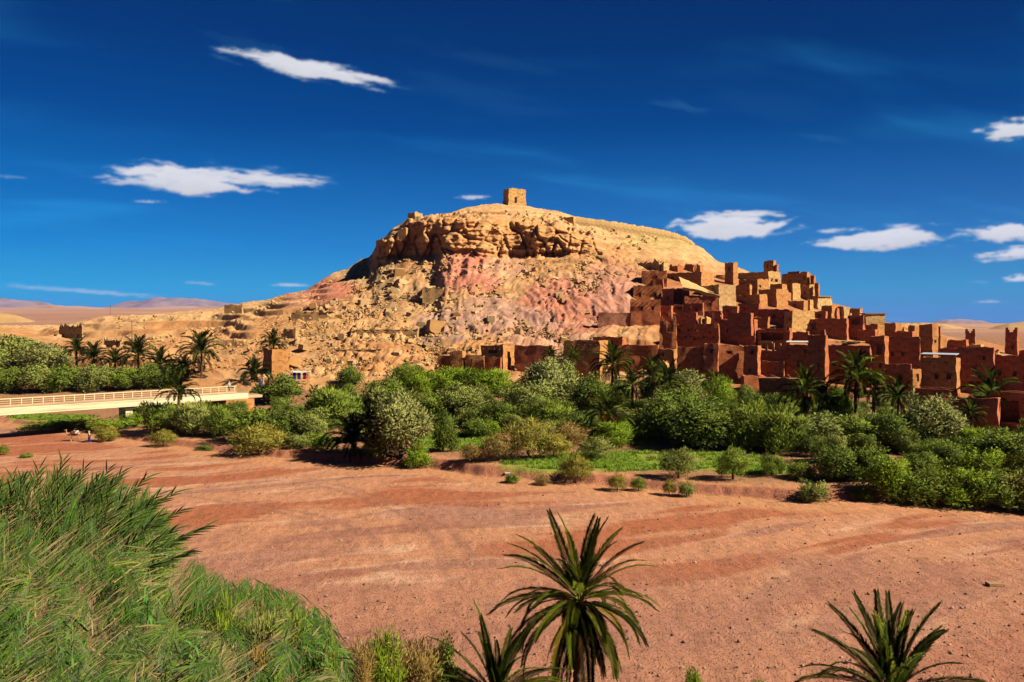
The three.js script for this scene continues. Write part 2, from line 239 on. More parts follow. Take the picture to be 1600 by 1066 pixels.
// ---------------------------------------------------------------- the hill, as profiles from its foot to behind its ridge
const HR = ['foot', 'talus', 'slope', 'under', 'base', 'brow', 'plateau', 'ridge'];
const HILL = [
  [-160, [545, 235], [532, 250], [524, 262], [520, 272], [517, 282], [515, 292], [513, 302], [511, 320]],
  [0, [548, 232], [534, 246], [524, 258], [519, 270], [515, 280], [513, 290], [511, 300], [509, 320]],
  [100, [550, 225], [536, 238], [527, 250], [522, 262], [518, 272], [514, 282], [511, 295], [508, 315]],
  [165, [556, 214], [542, 228], [530, 242], [521, 256], [511, 270], [503, 284], [498, 298], [494, 325]],
  [240, [568, 203], [552, 215], [536, 231], [522, 247], [510, 262], [502, 276], [496, 292], [491, 322]],
  [330, [580, 195], [562, 208], [542, 225], [526, 242], [512, 258], [500, 272], [492, 290], [483, 318]],
  [400, [590, 188], [568, 203], [542, 221], [520, 238], [502, 254], [489, 269], [481, 288], [471, 314]],
  [470, [597, 185], [572, 202], [540, 221], [512, 240], [490, 257], [473, 272], [464, 288], [455, 311]],
  [530, [600, 184], [572, 202], [536, 223], [496, 249], [466, 272], [447, 292], [436, 306], [424, 322]],
  [575, [600, 183], [572, 202], [530, 225], [475, 262], [438, 292], [420, 310], [411, 320], [402, 330]],
  [598, [600, 183], [570, 202], [525, 227], [458, 268], [410, 296], [378, 301], [374, 306], [371, 318]],
  [618, [600, 183], [570, 202], [522, 228], [452, 268], [402, 295], [366, 299], [360, 305], [354, 320]],
  [640, [599, 183], [570, 202], [520, 229], [450, 268], [398, 292], [348, 296], [345, 306], [341, 320]],
  [678, [598, 183], [568, 202], [515, 230], [450, 266], [398, 285], [344, 291], [340, 306], [336, 325]],
  [696, [596, 183], [568, 201], [512, 230], [450, 254], [398, 277], [343, 289], [339, 309], [334, 328]],
  [740, [594, 183], [566, 200], [508, 230], [448, 252], [400, 275], [345, 287], [333, 312], [322, 336]],
  [770, [592, 183], [564, 199], [506, 230], [446, 254], [402, 278], [346, 289], [330, 316], [318, 340]],
  [805, [590, 183], [562, 198], [505, 229], [445, 257], [402, 282], [347, 291], [330, 318], [319, 342]],
  [860, [590, 183], [560, 197], [505, 227], [442, 254], [400, 278], [356, 289], [341, 314], [328, 342]],
  [915, [590, 182], [558, 196], [505, 224], [442, 251], [396, 275], [374, 286], [357, 313], [341, 342]],
  [960, [590, 181], [558, 195], [508, 220], [456, 243], [420, 262], [390, 284], [365, 315], [349, 342]],
  [1010, [592, 180], [560, 193], [515, 214], [474, 235], [438, 254], [400, 280], [374, 314], [357, 342]],
  [1060, [597, 178], [565, 191], [520, 210], [482, 229], [450, 247], [415, 272], [388, 308], [368, 340]],
  [1085, [598, 177], [568, 189], [522, 208], [486, 226], [456, 244], [424, 268], [400, 302], [382, 336]],
  [1130, [602, 175], [570, 187], [530, 205], [494, 221], [468, 238], [443, 260], [424, 286], [411, 314]],
  [1200, [606, 172], [574, 184], [540, 200], [508, 215], [482, 231], [462, 250], [446, 274], [434, 303]],
  [1300, [612, 168], [584, 179], [556, 193], [530, 208], [508, 222], [492, 238], [482, 258], [474, 285]],
  [1400, [618, 165], [596, 174], [572, 186], [550, 200], [532, 213], [520, 226], [512, 242], [506, 265]],
  [1500, [625, 161], [606, 169], [586, 179], [568, 190], [552, 202], [542, 213], [534, 226], [528, 248]],
  [1600, [632, 158], [615, 165], [598, 174], [582, 184], [570, 194], [560, 204], [552, 216], [545, 238]],
  [1780, [642, 154], [626, 160], [612, 168], [598, 177], [586, 186], [576, 196], [568, 207], [562, 225]],
];
function hillColumn(u) {
  let i = 0; while (i < HILL.length - 2 && HILL[i + 1][0] < u) i++;
  const a = HILL[i], b = HILL[i + 1], t = fade(clamp((u - a[0]) / (b[0] - a[0]))) * 0.5 + clamp((u - a[0]) / (b[0] - a[0])) * 0.5;
  const c = []; for (let k = 1; k <= 8; k++) { const v = mix(a[k][0], b[k][0], t), d = mix(a[k][1], b[k][1], t); c.push([d, EYE - (v - CV) / FPX * d]); }
  const f = c[0], r = c[7];
  c.unshift([f[0] - 9, f[1] - 4]); c.push([r[0] + 14, r[1] - 2.5], [r[0] + 70, r[1] * 0.55 - 2]);
  return c;                                                      // 11 points (depth, height)
}
const ROWS = 10, frac = q => q - Math.floor(q);
function hillBase(u, s) { const c = hillColumn(u), k = Math.min(ROWS - 1, Math.floor(s)), t = s - k; const d = mix(c[k][0], c[k + 1][0], t), y = mix(c[k][1], c[k + 1][1], t); return [(u - CU) / FPX * d, y, -d]; }
function hillAt(u, v) {                                          // a point of the smooth hill under this pixel
  const c = hillColumn(u); let best = null;
  for (let k = 1; k < 8; k++) { const va = CV + FPX * (EYE - c[k][1]) / c[k][0], vb = CV + FPX * (EYE - c[k + 1][1]) / c[k + 1][0]; if ((va >= v && vb <= v) || (va <= v && vb >= v)) { const t = clamp((v - va) / (vb - va || 1)); const s = k + t; return { s, p: V(...hillBase(u, s)) }; } }
  return null;
}
function depthAt(u, v) {                                         // depth of the ground or the hill under this pixel
  const h = hillAt(u, v); if (h) return -h.p.z;
  for (let d = 45; d < 260; d += 0.5) { const p = P(u, v, d); if (p.y < G(p.x, p.z, false)) return d; }
  const c = hillColumn(u), rv = CV + FPX * (EYE - c[8][1]) / c[8][0]; return v < rv ? c[7][0] + 4 : 200;   // above the ridge: stands on its crest
}
// where the rock is pink, lilac, grey: strata and slides, by place on the hill
const TINT = [[500, 452, 62, 20, .56, .22, .16], [455, 462, 30, 12, .55, .30, .20], [730, 430, 54, 36, .58, .23, .19], [790, 420, 40, 20, .60, .38, .27], [900, 480, 88, 48, .58, .245, .195], [955, 440, 50, 32, .55, .30, .22], [965, 480, 40, 40, .56, .29, .24], [850, 530, 70, 22, .52, .29, .22], [760, 495, 60, 30, .50, .33, .28], [690, 512, 50, 24, .47, .32, .28], [835, 505, 40, 20, .48, .30, .27], [910, 545, 50, 18, .58, .36, .27], [620, 470, 60, 22, .50, .35, .19], [580, 425, 50, 22, .46, .36, .19], [1030, 375, 60, 14, .50, .42, .18]];
function hillColor(u, v, x, y, z, s) {
  const n1 = fbm(x * 0.05, y * 0.07, z * 0.05, 4), n2 = fbm(x * 0.3, y * 0.35, z * 0.3, 4), m = (p, q, k) => [mix(p[0], q[0], k), mix(p[1], q[1], k), mix(p[2], q[2], k)];
  let c = [.60, .385, .185];
  c = m(c, [.56, .30, .13], sstep(-0.1, 0.25, n1));
  if (s > 6) c = m(c, [.68, .48, .25], sstep(6, 6.6, s) * 0.8);
  if (s > 4.9 && s < 6.2 && u > 590 && u < 930) c = m(c, [.64, .36, .145], 0.8);
  c = m(c, [.56, .32, .15], 0.8 * sstep(520, 400, u) * sstep(3.5, 2, s));
  for (const [a, b, e, f, r, g, bl] of TINT) { const q = ((u - a + 26 * n1) / e) ** 2 + ((v - b + 20 * n2) / f) ** 2; if (q < 1.5) c = m(c, [r, g, bl], 0.92 * sstep(1.45, 0.5, q + 0.9 * n2)); }
  const town = sstep(975, 1050, u + 40 * n1) * sstep(395 + Math.max(0, (u - 1080) * 0.16), 440 + Math.max(0, (u - 1080) * 0.16), v);
  c = m(c, [.44, .19, .085], town * 0.95);
  const band = Math.sin(y * 1.7 + 3 * n1 + 1.3 * n2);            // thin beds of paler and redder stone
  c = m(c, [.52, .26, .12], 0.35 * sstep(0.4, 1, band)); c = m(c, [.70, .50, .30], 0.30 * sstep(0.45, 1, -band));
  const k = 1 + 0.45 * n2; return [c[0] * k * 1.32, c[1] * k * 1.14, c[2] * k * 1.02];
}
{
  const NU = 1050, NS = 430, b = new MB(), cum = [];
  const U = i => -150 + 1900 * i / NU;
  // more rows where the face is seen
  const sOf = j => { const t = j / NS; return t < 0.02 ? t / 0.02 : t > 0.93 ? 8 + (t - 0.93) / 0.07 * 2 : 1 + (t - 0.02) / 0.91 * 7; };
  for (let j = 0; j <= NS; j++) {
    const s = sOf(j);
    for (let i = 0; i <= NU; i++) {
      const u = U(i), p = hillBase(u, s), x = p[0], y = p[1], z = p[2];
      const vv = CV + FPX * (EYE - y) / -z;
      const edge = sstep(0.3, 1.2, s) * sstep(9.6, 8.2, s);
      const cliff = sstep(4.75, 5.1, s) * sstep(6.25, 5.85, s) * sstep(585, 605, u) * sstep(960, 900, u);
      const town = sstep(1000, 1060, u) * sstep(385 + Math.max(0, (u - 1080) * 0.18), 425 + Math.max(0, (u - 1080) * 0.18), vv), left = sstep(560, 470, u), talus = sstep(1.2, 2, s) * sstep(5, 4.3, s) * (1 - town) * (1 - left);
      // relief, pushed out along the viewer-facing slope normal (mostly up and forward)
      const w = noise(x * 0.03, y * 0.03, z * 0.03) * 6;
      let out = 0, up = 0;
      const gul = ridged(x * 0.085 + w * 0.12, y * 0.02, z * 0.03, 4), open = 1 - town;
      const runnel = ridged(x * 0.30 + 0.5 * w, y * 0.03, z * 0.05, 3);
      const field = sstep(-0.16, 0.18, fbm(u * 0.012, vv * 0.03, 5, 3) - 0.18 * left) * open * sstep(1.1, 1.8, s) * sstep(8, 7, s) * (1 - cliff) * (1 - sstep(925, 975, u) * sstep(490, 515, vv));
      const wa = worley(x * 0.27 + 0.25 * w, y * 0.42, z * 0.27), wb = worley(x * 0.62, y * 0.95, z * 0.62);
      up += 1.3 * gul * talus + 0.45 * fbm(x * 0.22, y * 0.22, z * 0.22, 4) * (1 - 0.5 * town);
      up += field * (1.9 * (wa[1] - 0.45) * sstep(0.0, 0.22, wa[0]) - 0.5 * sstep(0.2, 0, wa[0]));
      up += (0.14 + 0.30 * sstep(5.8, 6.4, s) + 0.3 * sstep(600, 575, u) * sstep(520, 560, u) + 0.8 * field) * open * edge * (0.85 * (wb[1] - 0.45) * sstep(0, 0.2, wb[0]) - 0.25 * sstep(0.16, 0, wb[0]));
      up += talus * (1 - field) * 0.9 * (runnel - 0.25);
      const wc = cliff > 0 ? worley(x * 0.115 + 0.12 * w, y * 0.13, z * 0.115) : wa;
      out += cliff * (4.2 * (wc[1] - 0.5) * sstep(0.0, 0.22, wc[0]) - 1.6 * sstep(0.10, 0, wc[0]) + 1.0 * (wa[1] - 0.5) * sstep(0.02, 0.2, wa[0]) + 0.7 * (wb[1] - 0.5) * sstep(0, 0.15, wb[0]) + 0.4 * (sstep(0.25, 0.5, frac(y / 2.3 + 0.5 * noise(x * 0.05, z * 0.05, 6))) - sstep(0.6, 0.95, frac(y / 2.3 + 0.5 * noise(x * 0.05, z * 0.05, 6)))));
      const blk = ridged(x * 0.11, y * 0.05, z * 0.05 + 3, 4), crack = Math.abs(noise(x * 0.21 + 5, y * 0.09, 2.2));
      out += cliff * (3.0 * (blk - 0.35) - 2.2 * sstep(0.12, 0, crack) + 1.4 * fbm(x * 0.3, y * 0.9, z * 0.3, 4));
      out += cliff * 2.6 * sstep(5.25, 5.75, s) - cliff * 2.4 * sstep(5.3, 5.0, s);  // the hard cap stands out over its hollow
      // buttress flutes under the cap
      const butt = sstep(4.05, 4.3, s) * sstep(4.98, 4.8, s) * sstep(690, 700, u) * sstep(850, 800, u);
      out += butt * (1.6 * Math.sin(x * 1.25 + 2 * noise(x * 0.4, 2)) * (0.4 + noise(x * 0.2, y * 0.1, 4)));
      const low = sstep(2.5, 3.4, s) * sstep(4.5, 4, s) * sstep(820, 850, u) * sstep(1000, 975, u);
      out += low * 1.3 * ridged(x * 0.33, y * 0.04, 7, 3);
      // stepped terraces with dry stone risers, on the left and lower slopes
      let ty = y; const ter = Math.max(left * 1.0, 0.8 * sstep(3.2, 2.2, s) * (1 - town)) * edge * sstep(7.6, 7, s);
      if (ter > 0) { const H = 2.3, q = (y + 1.1 * fbm(x * 0.045, 3, z * 0.01, 3) * 2) / H, f = Math.floor(q), r = q - f; const st = (f + sstep(0.70, 0.95, r)) * H - (q * H - y); ty = mix(y, st, ter * (0.35 + 0.65 * sstep(-0.2, 0.1, noise(x * 0.05, f * 1.7, 2)))); }
      const ang = (u - CU) / FPX, l = Math.hypot(ang, 1), px = x - ang / l * out * edge, pz = z + out / l * edge, py = ty + up * edge;
      cum[i] = (cum[i] ?? 0) + (j ? Math.hypot(y - b.ly[i], z - b.lz[i]) : 0);
      (b.ly ??= [])[i] = y; (b.lz ??= [])[i] = z;
      b.vert(V(px, py, pz), null, [x / 13, cum[i] / 13], hillColor(u, vv, x, y, z, s));
    }
  }
  for (let j = 0; j < NS; j++) for (let i = 0; i < NU; i++) { const a = j * (NU + 1) + i; b.quad(a, a + 1, a + NU + 2, a + NU + 1); }
  tag(mesh('hill', b.geometry(), mHill, scene), 'steep tan and pink rocky hill with a cliff band under its flat summit', null, null, 'structure');
}

// ---------------------------------------------------------------- hills and mountains far off
function range(name, label, u0, u1, n, ridge, dist, depth, lowV, col, rough, seed) {
  const b = new MB(), rows = 26;
  for (let j = 0; j <= rows; j++) for (let i = 0; i <= n; i++) {
    const u = mix(u0, u1, i / n), t = j / rows, k = t < 0.6 ? t / 0.6 : 1 - (t - 0.6) / 0.4;
    const d = dist + depth * (t - 0.6), top = EYE - (along(ridge, u) - CV) / FPX * dist, low = EYE - (lowV - CV) / FPX * dist;
    const x = (u - CU) / FPX * d, prof = Math.pow(k, 0.8);
    const y = low - depth * 0.01 + (top - low + depth * 0.01) * prof + rough * (fbm(x * 5 / depth, d * 5 / depth, seed, 5) - 0.1 * (1 - k)) * sstep(0, 0.3, k);
    const s = 1 + 0.5 * fbm(x * 9 / depth, d * 9 / depth, seed + 3, 4);
    b.vert(V(x, y, -d), null, [x / 50, d / 50], col.map(c => c * s));
  }
  for (let j = 0; j < rows; j++) for (let i = 0; i < n; i++) { const a = j * (n + 1) + i; b.quad(a, a + 1, a + n + 2, a + n + 1); }
  tag(mesh(name, b.geometry(), mFar, scene), label, null, null, 'structure');
}
range('mountains', 'long purple mountain ridge on the left horizon beside the hill', 130, 760, 220, [[130, 486], [180, 475], [205, 470], [240, 465], [290, 467], [335, 470], [370, 475], [500, 482], [760, 488]], 12000, 2500, 488, [.33, .23, .23], 90, 3);
range('mountains', 'purple mountain ridge at the left edge of the horizon', -400, 120, 160, [[-400, 474], [-100, 470], [20, 467], [45, 469], [75, 474], [120, 487]], 11500, 2500, 488, [.33, .23, .23], 90, 9);
range('mountains', 'far purple peak between the two right hand hills', 1380, 1600, 120, [[1380, 510], [1450, 505], [1480, 500], [1500, 499], [1530, 503], [1570, 511], [1600, 514]], 9000, 2000, 514, [.36, .25, .22], 60, 14);
range('hills', 'pale pink table land across the left plain', -300, 520, 220, [[-300, 481], [0, 480], [80, 476], [110, 479], [200, 480], [330, 479], [520, 484]], 4200, 1500, 491, [.50, .31, .25], 22, 21);
range('hills', 'dark scarp of the low table land on the left plain', 140, 420, 160, [[140, 491], [155, 487], [175, 487], [230, 489], [255, 490], [340, 486], [420, 490]], 2200, 260, 494, [.33, .20, .18], 9, 25);
range('hills', 'low sandy ochre hill at the left edge beyond the trees', -200, 92, 140, [[-200, 492], [-60, 487], [0, 488], [25, 492], [60, 503], [92, 512]], 620, 180, 516, [.60, .36, .15], 3, 31);
range('hills', 'rounded tan hill behind the right end of the village', 1340, 1560, 160, [[1340, 512], [1400, 506], [1440, 503], [1475, 504], [1510, 512], [1560, 520]], 700, 220, 540, [.56, .33, .15], 4, 35);
range('hills', 'striped tan hill rising at the right edge of the picture', 1500, 1950, 200, [[1500, 530], [1540, 514], [1575, 504], [1600, 501], [1700, 492], [1950, 500]], 640, 220, 556, [.56, .32, .15], 4, 41);


scene.fog = new THREE.FogExp2(new THREE.Color().setRGB(0.07, 0.20, 0.80), 0.000015);   // clear desert air, blue over ten kilometres

// ---------------------------------------------------------------- mud-brick buildings
// A wall face is a grid with holes for its windows; every face of a block is bent by the same small noise, so corners stay closed.
function wallPart(B, L, H, at, normal, holes, seed, jag) {
  const xs = new Set([0, L]), ys = new Set([0, H]);
  for (let k = 1, n = Math.max(1, Math.round(L / 0.9)); k < n; k++) xs.add(L * k / n);
  for (let k = 1, n = Math.max(1, Math.round(H / 0.9)); k < n; k++) ys.add(H * k / n);
  for (const h of holes) { xs.add(h[0]); xs.add(h[1]); ys.add(h[2]); ys.add(h[3]); }
  const X = [...xs].sort((a, b) => a - b), Y = [...ys].sort((a, b) => a - b), id = [];
  for (const y of Y) for (const x of X) { const p = at(x, y, H); id.push(B.vert(p, null, [x / 3.2 + seed, y / 3.2 + seed * 0.37])); }
  const inHole = (x, y) => holes.some(h => x > h[0] && x < h[1] && y > h[2] && y < h[3]);
  for (let j = 0; j < Y.length - 1; j++) for (let i = 0; i < X.length - 1; i++) { if (inHole((X[i] + X[i + 1]) / 2, (Y[j] + Y[j + 1]) / 2)) continue; const a = j * X.length + i; B.quad(id[a], id[a + 1], id[a + X.length + 1], id[a + X.length]); }
  for (const h of holes) {                                       // reveals
    const dpt = h[4], q = [[h[0], h[2]], [h[1], h[2]], [h[1], h[3]], [h[0], h[3]]];
    for (let k = 0; k < 4; k++) { const a = q[k], b = q[(k + 1) % 4], p0 = at(a[0], a[1], H), p1 = at(b[0], b[1], H), p2 = p1.clone().addScaledVector(normal, -dpt), p3 = p0.clone().addScaledVector(normal, -dpt); const i0 = [p0, p1, p2, p3].map((p, m) => B.vert(p, null, [m * 0.1 + seed, k * 0.1])); B.quad(i0[0], i0[1], i0[2], i0[3]); }
  }
}
const slabGeo = new THREE.BoxGeometry(1, 1, 1);
let houseSeed = 3;
// Front face between pixels u0 and u1, its right face from u1 to u2, top at vt, foot at vb; b turns the front to the left.
function house(row) {
  const [nums, mat, opts, label] = row, [u0, u1, u2, vt, vb, bdeg0] = nums.split(' ').map(Number), o = Object.assign({ name: 'mud_house', cat: 'house', group: 'mud-brick buildings of the hillside village' }, opts);
  const seed = houseSeed += 1.37, d = o.d ?? depthAt(u1, vb) - (o.fwd ?? 0);
  let m0 = o.deep, bdeg = bdeg0;
  if (u1 >= 960 && u2 - u1 >= 1 && !o.keep) { const wr = (u2 - u1) * PX(d); m0 = clamp(o.deep ?? wr * 1.6, Math.max(2.2, wr * 1.05), 11); bdeg = (Math.atan((u1 - CU) / FPX) + Math.asin(wr / m0)) * 180 / Math.PI; }
  const b = bdeg * Math.PI / 180, r = V(Math.cos(b), 0, Math.sin(b)), n = V(-Math.sin(b), 0, Math.cos(b));
  const C = P(u1, vt, d), solve = (dir, u) => { const k = (u - CU) / FPX; return (k * -C.z - C.x) / (dir.x + k * dir.z); };   // C + t*dir lies under u
  const w = Math.abs(solve(r.clone().negate(), u0));
  const view = Math.atan2(C.x, -C.z); let m = o.deep ?? Math.min(9, Math.max(3, w * 0.8));
  if (u2 > u1) { const t = solve(n.clone().negate(), u2); m = t > 0 ? Math.min(t, 12) : m0 ?? 6; }
  const yBot = P(u1, vb, d).y, foot = o.foot ?? 4, H = C.y - yBot + foot;
  const centre = C.clone().addScaledVector(r, -w / 2).addScaledVector(n, -m / 2); centre.y = yBot - foot;
  if (globalThis.LISTH) console.log(nums, d.toFixed(1), 'b', bdeg.toFixed(0), 'w', w.toFixed(1), 'm', m.toFixed(1), 'H', H.toFixed(1));
  const g = thing(o.name, label, o.cat, centre, -b, o.group);
  const taper = o.taper ?? 0.004, hw = w / 2, hm = m / 2, jag = o.jag ?? 0.24;
  const bend = (p, y) => { const q = 0.55; const e = 0.15 + (o.rough ?? 0); p.x += e * noise(p.x * q + seed * 9, y * q, p.z * q) * 2; p.z += e * noise(p.x * q, y * q + 40, p.z * q + seed * 7) * 2; if (y > H - 0.05) p.y += jag * (noise(p.x * 0.7 + seed * 3, p.z * 0.7, 5) + (jag > 0.4 ? 0.8 * noise(p.x * 1.6 + seed, p.z * 1.6, 9) - 0.35 : 0)) * 1.6; return p; };
  const k = y => 1 + taper * (H - y);
  const faces = [
    [w, (x, y) => bend(V((x - hw) * k(y), y, hm * k(y)), y), V(0, 0, 1), 'f'], [m, (x, y) => bend(V(hw * k(y), y, (hm - x) * k(y)), y), V(1, 0, 0), 'r'],
    [w, (x, y) => bend(V((hw - x) * k(y), y, -hm * k(y)), y), V(0, 0, -1), 'b'], [m, (x, y) => bend(V(-hw * k(y), y, (x - hm) * k(y)), y), V(-1, 0, 0), 'l']];
  const B = new MB(), panels = [];
  if (!o.win && !o.after && (o.name === 'mud_house' || o.name === 'mud_tower') && u1 > 980) {   // a few small openings, as most of these walls have
    const q = rng(Math.round(seed * 1000)), nW = Math.floor(q() * 2.2 + 0.4), wpx = u1 - u0, hpx = vb - vt; o.win = [];
    for (let i = 0; i < nW && wpx > 8 && hpx > 10; i++) o.win.push([u0 + wpx * (0.22 + 0.56 * (i + 0.3 + 0.4 * q()) / Math.max(1, nW)), vt + Math.min(hpx * 0.5, 8 + 8 * q()), 2 + 1.6 * q(), 2.6 + 2 * q()]);
  }
  const wins = (o.win ?? []).map(q => { const side = q[4] ?? 'f'; // pixels: u, v, width, height, side, kind
    const kx = (q[0] - CU) / FPX; let along0, p;
    if (side === 'r') { const t = solve(n.clone().negate(), q[0]); along0 = t; p = C.clone().addScaledVector(n, -t); } else { const t = solve(r.clone().negate(), q[0]); along0 = w - t; p = C.clone().addScaledVector(r, -t); }
    const dd = -p.z, s = PX(dd), y = EYE - (q[1] - CV) / FPX * dd - (yBot - foot), ww = Math.max(0.35, q[2] * s / (side === 'r' ? Math.max(0.3, Math.sin(b + 0.001 - view) || 0.3) : 1)), hh = Math.max(0.4, q[3] * s), L = side === 'r' ? m : w;
    const x0 = clamp(along0 - ww / 2, 0.12, L - 0.3), x1 = clamp(along0 + ww / 2, x0 + 0.15, L - 0.12), y0 = clamp(y - hh / 2, 0.2, H - 0.6), y1 = clamp(y + hh / 2, y0 + 0.2, H - 0.25);
    return { side, kind: q[5] ?? 'window', h: [x0, x1, y0, y1, q[5] === 'niche' ? 0.18 : q[5] === 'doorway' ? 2.2 : 0.6] }; });
  for (const [L, at, nn, side] of faces) {
    const hs = wins.filter(z => z.side === side);
    wallPart(B, L, H, at, nn, hs.map(z => z.h), seed, jag);
    for (const z of hs) panels.push([z, at, nn]);
  }
  // parapet: its top, its inner face, and the roof inside it
  const par = Math.min(o.par ?? 0.45, hw * 0.4, hm * 0.4), deep = o.sunk ?? 0.5, ring = [[-1, 1], [1, 1], [1, -1], [-1, -1]];
  for (let s = 0; s < 4; s++) {
    const L = faces[s][0], at = faces[s][1], nn = faces[s][2], N = Math.max(1, Math.round(L / 0.9));
    for (let i = 0; i < N; i++) {
      const x0 = L * i / N, x1 = L * (i + 1) / N, cut = x => clamp(x, par, L - par);
      const a = at(x0, H), c = at(x1, H), a2 = at(cut(x0), H).addScaledVector(nn, -par), c2 = at(cut(x1), H).addScaledVector(nn, -par), a3 = a2.clone(), c3 = c2.clone(); a3.y = c3.y = H - deep;
      const t = [a, c, c2, a2, a3, c3].map((p, q) => B.vert(p, null, [p.x / 3.2, p.z / 3.2 + (q > 3 ? 0.15 : 0)])); B.quad(t[0], t[1], t[2], t[3]); const t2 = [a2, c2, c3, a3].map((p, q) => B.vert(p, null, [p.x / 3.2 + p.z / 3.2, p.y / 3.2])); B.quad(t2[0], t2[1], t2[2], t2[3]);
    }
  }
  const wall = B.geometry();
  mesh('wall', wall, MUD[mat], g);
  const roof = new THREE.PlaneGeometry(w - par, m - par, 4, 4); roof.rotateX(-Math.PI / 2); roof.translate(0, H - deep + 0.03, 0); { const a = roof.attributes.position; for (let i = 0; i < a.count; i++) a.setY(i, a.getY(i) + 0.12 * noise(a.getX(i), a.getZ(i), seed)); const uv = roof.attributes.uv; for (let i = 0; i < uv.count; i++) uv.setXY(i, a.getX(i) / 3, a.getZ(i) / 3); }
  mesh('roof', roof, mRoof, g);
  for (const [z, at, nn] of panels) {
    const h = z.h, c = at((h[0] + h[1]) / 2, (h[2] + h[3]) / 2).addScaledVector(nn, -h[4] + 0.02), turn = Math.atan2(nn.x, nn.z);
    const p = mesh(z.kind === 'niche' ? 'niche' : z.kind === 'doorway' ? 'doorway' : 'window', new THREE.BoxGeometry(h[1] - h[0] + 0.05, h[3] - h[2] + 0.05, 0.05), z.kind === 'niche' || z.kind === 'doorway' ? MUD[mat] : mShutter, g);
    if (z.kind === 'window' && h[1] - h[0] > 0.5) { const q = mesh('lintel', new THREE.BoxGeometry(h[1] - h[0] + 0.4, 0.16, 0.14), mWood, g); q.position.copy(at((h[0] + h[1]) / 2, h[3] + 0.12)).addScaledVector(nn, 0.03); q.rotation.y = turn; }
    p.position.copy(c); p.rotation.y = turn;
    if (z.kind === 'white') { const f = mesh('lintel', new THREE.BoxGeometry(h[1] - h[0] + 0.3, 0.3, 0.2), mWhite, g); f.position.copy(at((h[0] + h[1]) / 2, h[3] + 0.2)).addScaledVector(nn, 0.05); f.rotation.y = turn; }
  }
  for (const e of o.merlon ?? []) {                              // stepped pinnacles on the corners
    const x = [-1, 1, 1, -1][e], zz = [1, 1, -1, -1][e];
    const q = mesh('corner_pinnacle', join([boxGeo(0.9, 0.7, 0.9, 0, 0.35, 0), boxGeo(0.55, 0.6, 0.55, x * 0.12, 0.95, zz * 0.12)]), MUD[mat], g); q.position.set(x * (hw - 0.47), H - 0.12, zz * (hm - 0.47));
  }
  if (o.cap) { const s = mesh('roof_edge', boxGeo(w + 0.7, 0.28, m + 0.7), mRoof, g); s.position.y = H + 0.16; }
  if (o.beams || (o.name === 'mud_house' && w > 5.5 && Math.abs(Math.sin(seed * 7)) > 0.45)) for (let i = 0, N = Math.max(3, Math.round(w / 1.3)); i < N; i++) { const s = mesh('roof_beam', boxGeo(0.16, 0.16, 0.6), mWood, g); s.position.set(-hw + w * (i + 0.5) / N, H - 0.8, hm + 0.25); }
  if (o.after) o.after(g, { w, m, H, hw, hm, foot, mat, b, d });
  return g;
}
const mWhite = std({ color: lin(.72, .70, .66), roughness: 0.8 }), mTarp = std({ color: lin(.55, .62, .72), roughness: 0.6 }), mRed = std({ color: lin(.45, .02, .03) }), mBlue = std({ color: lin(.03, .06, .35) });
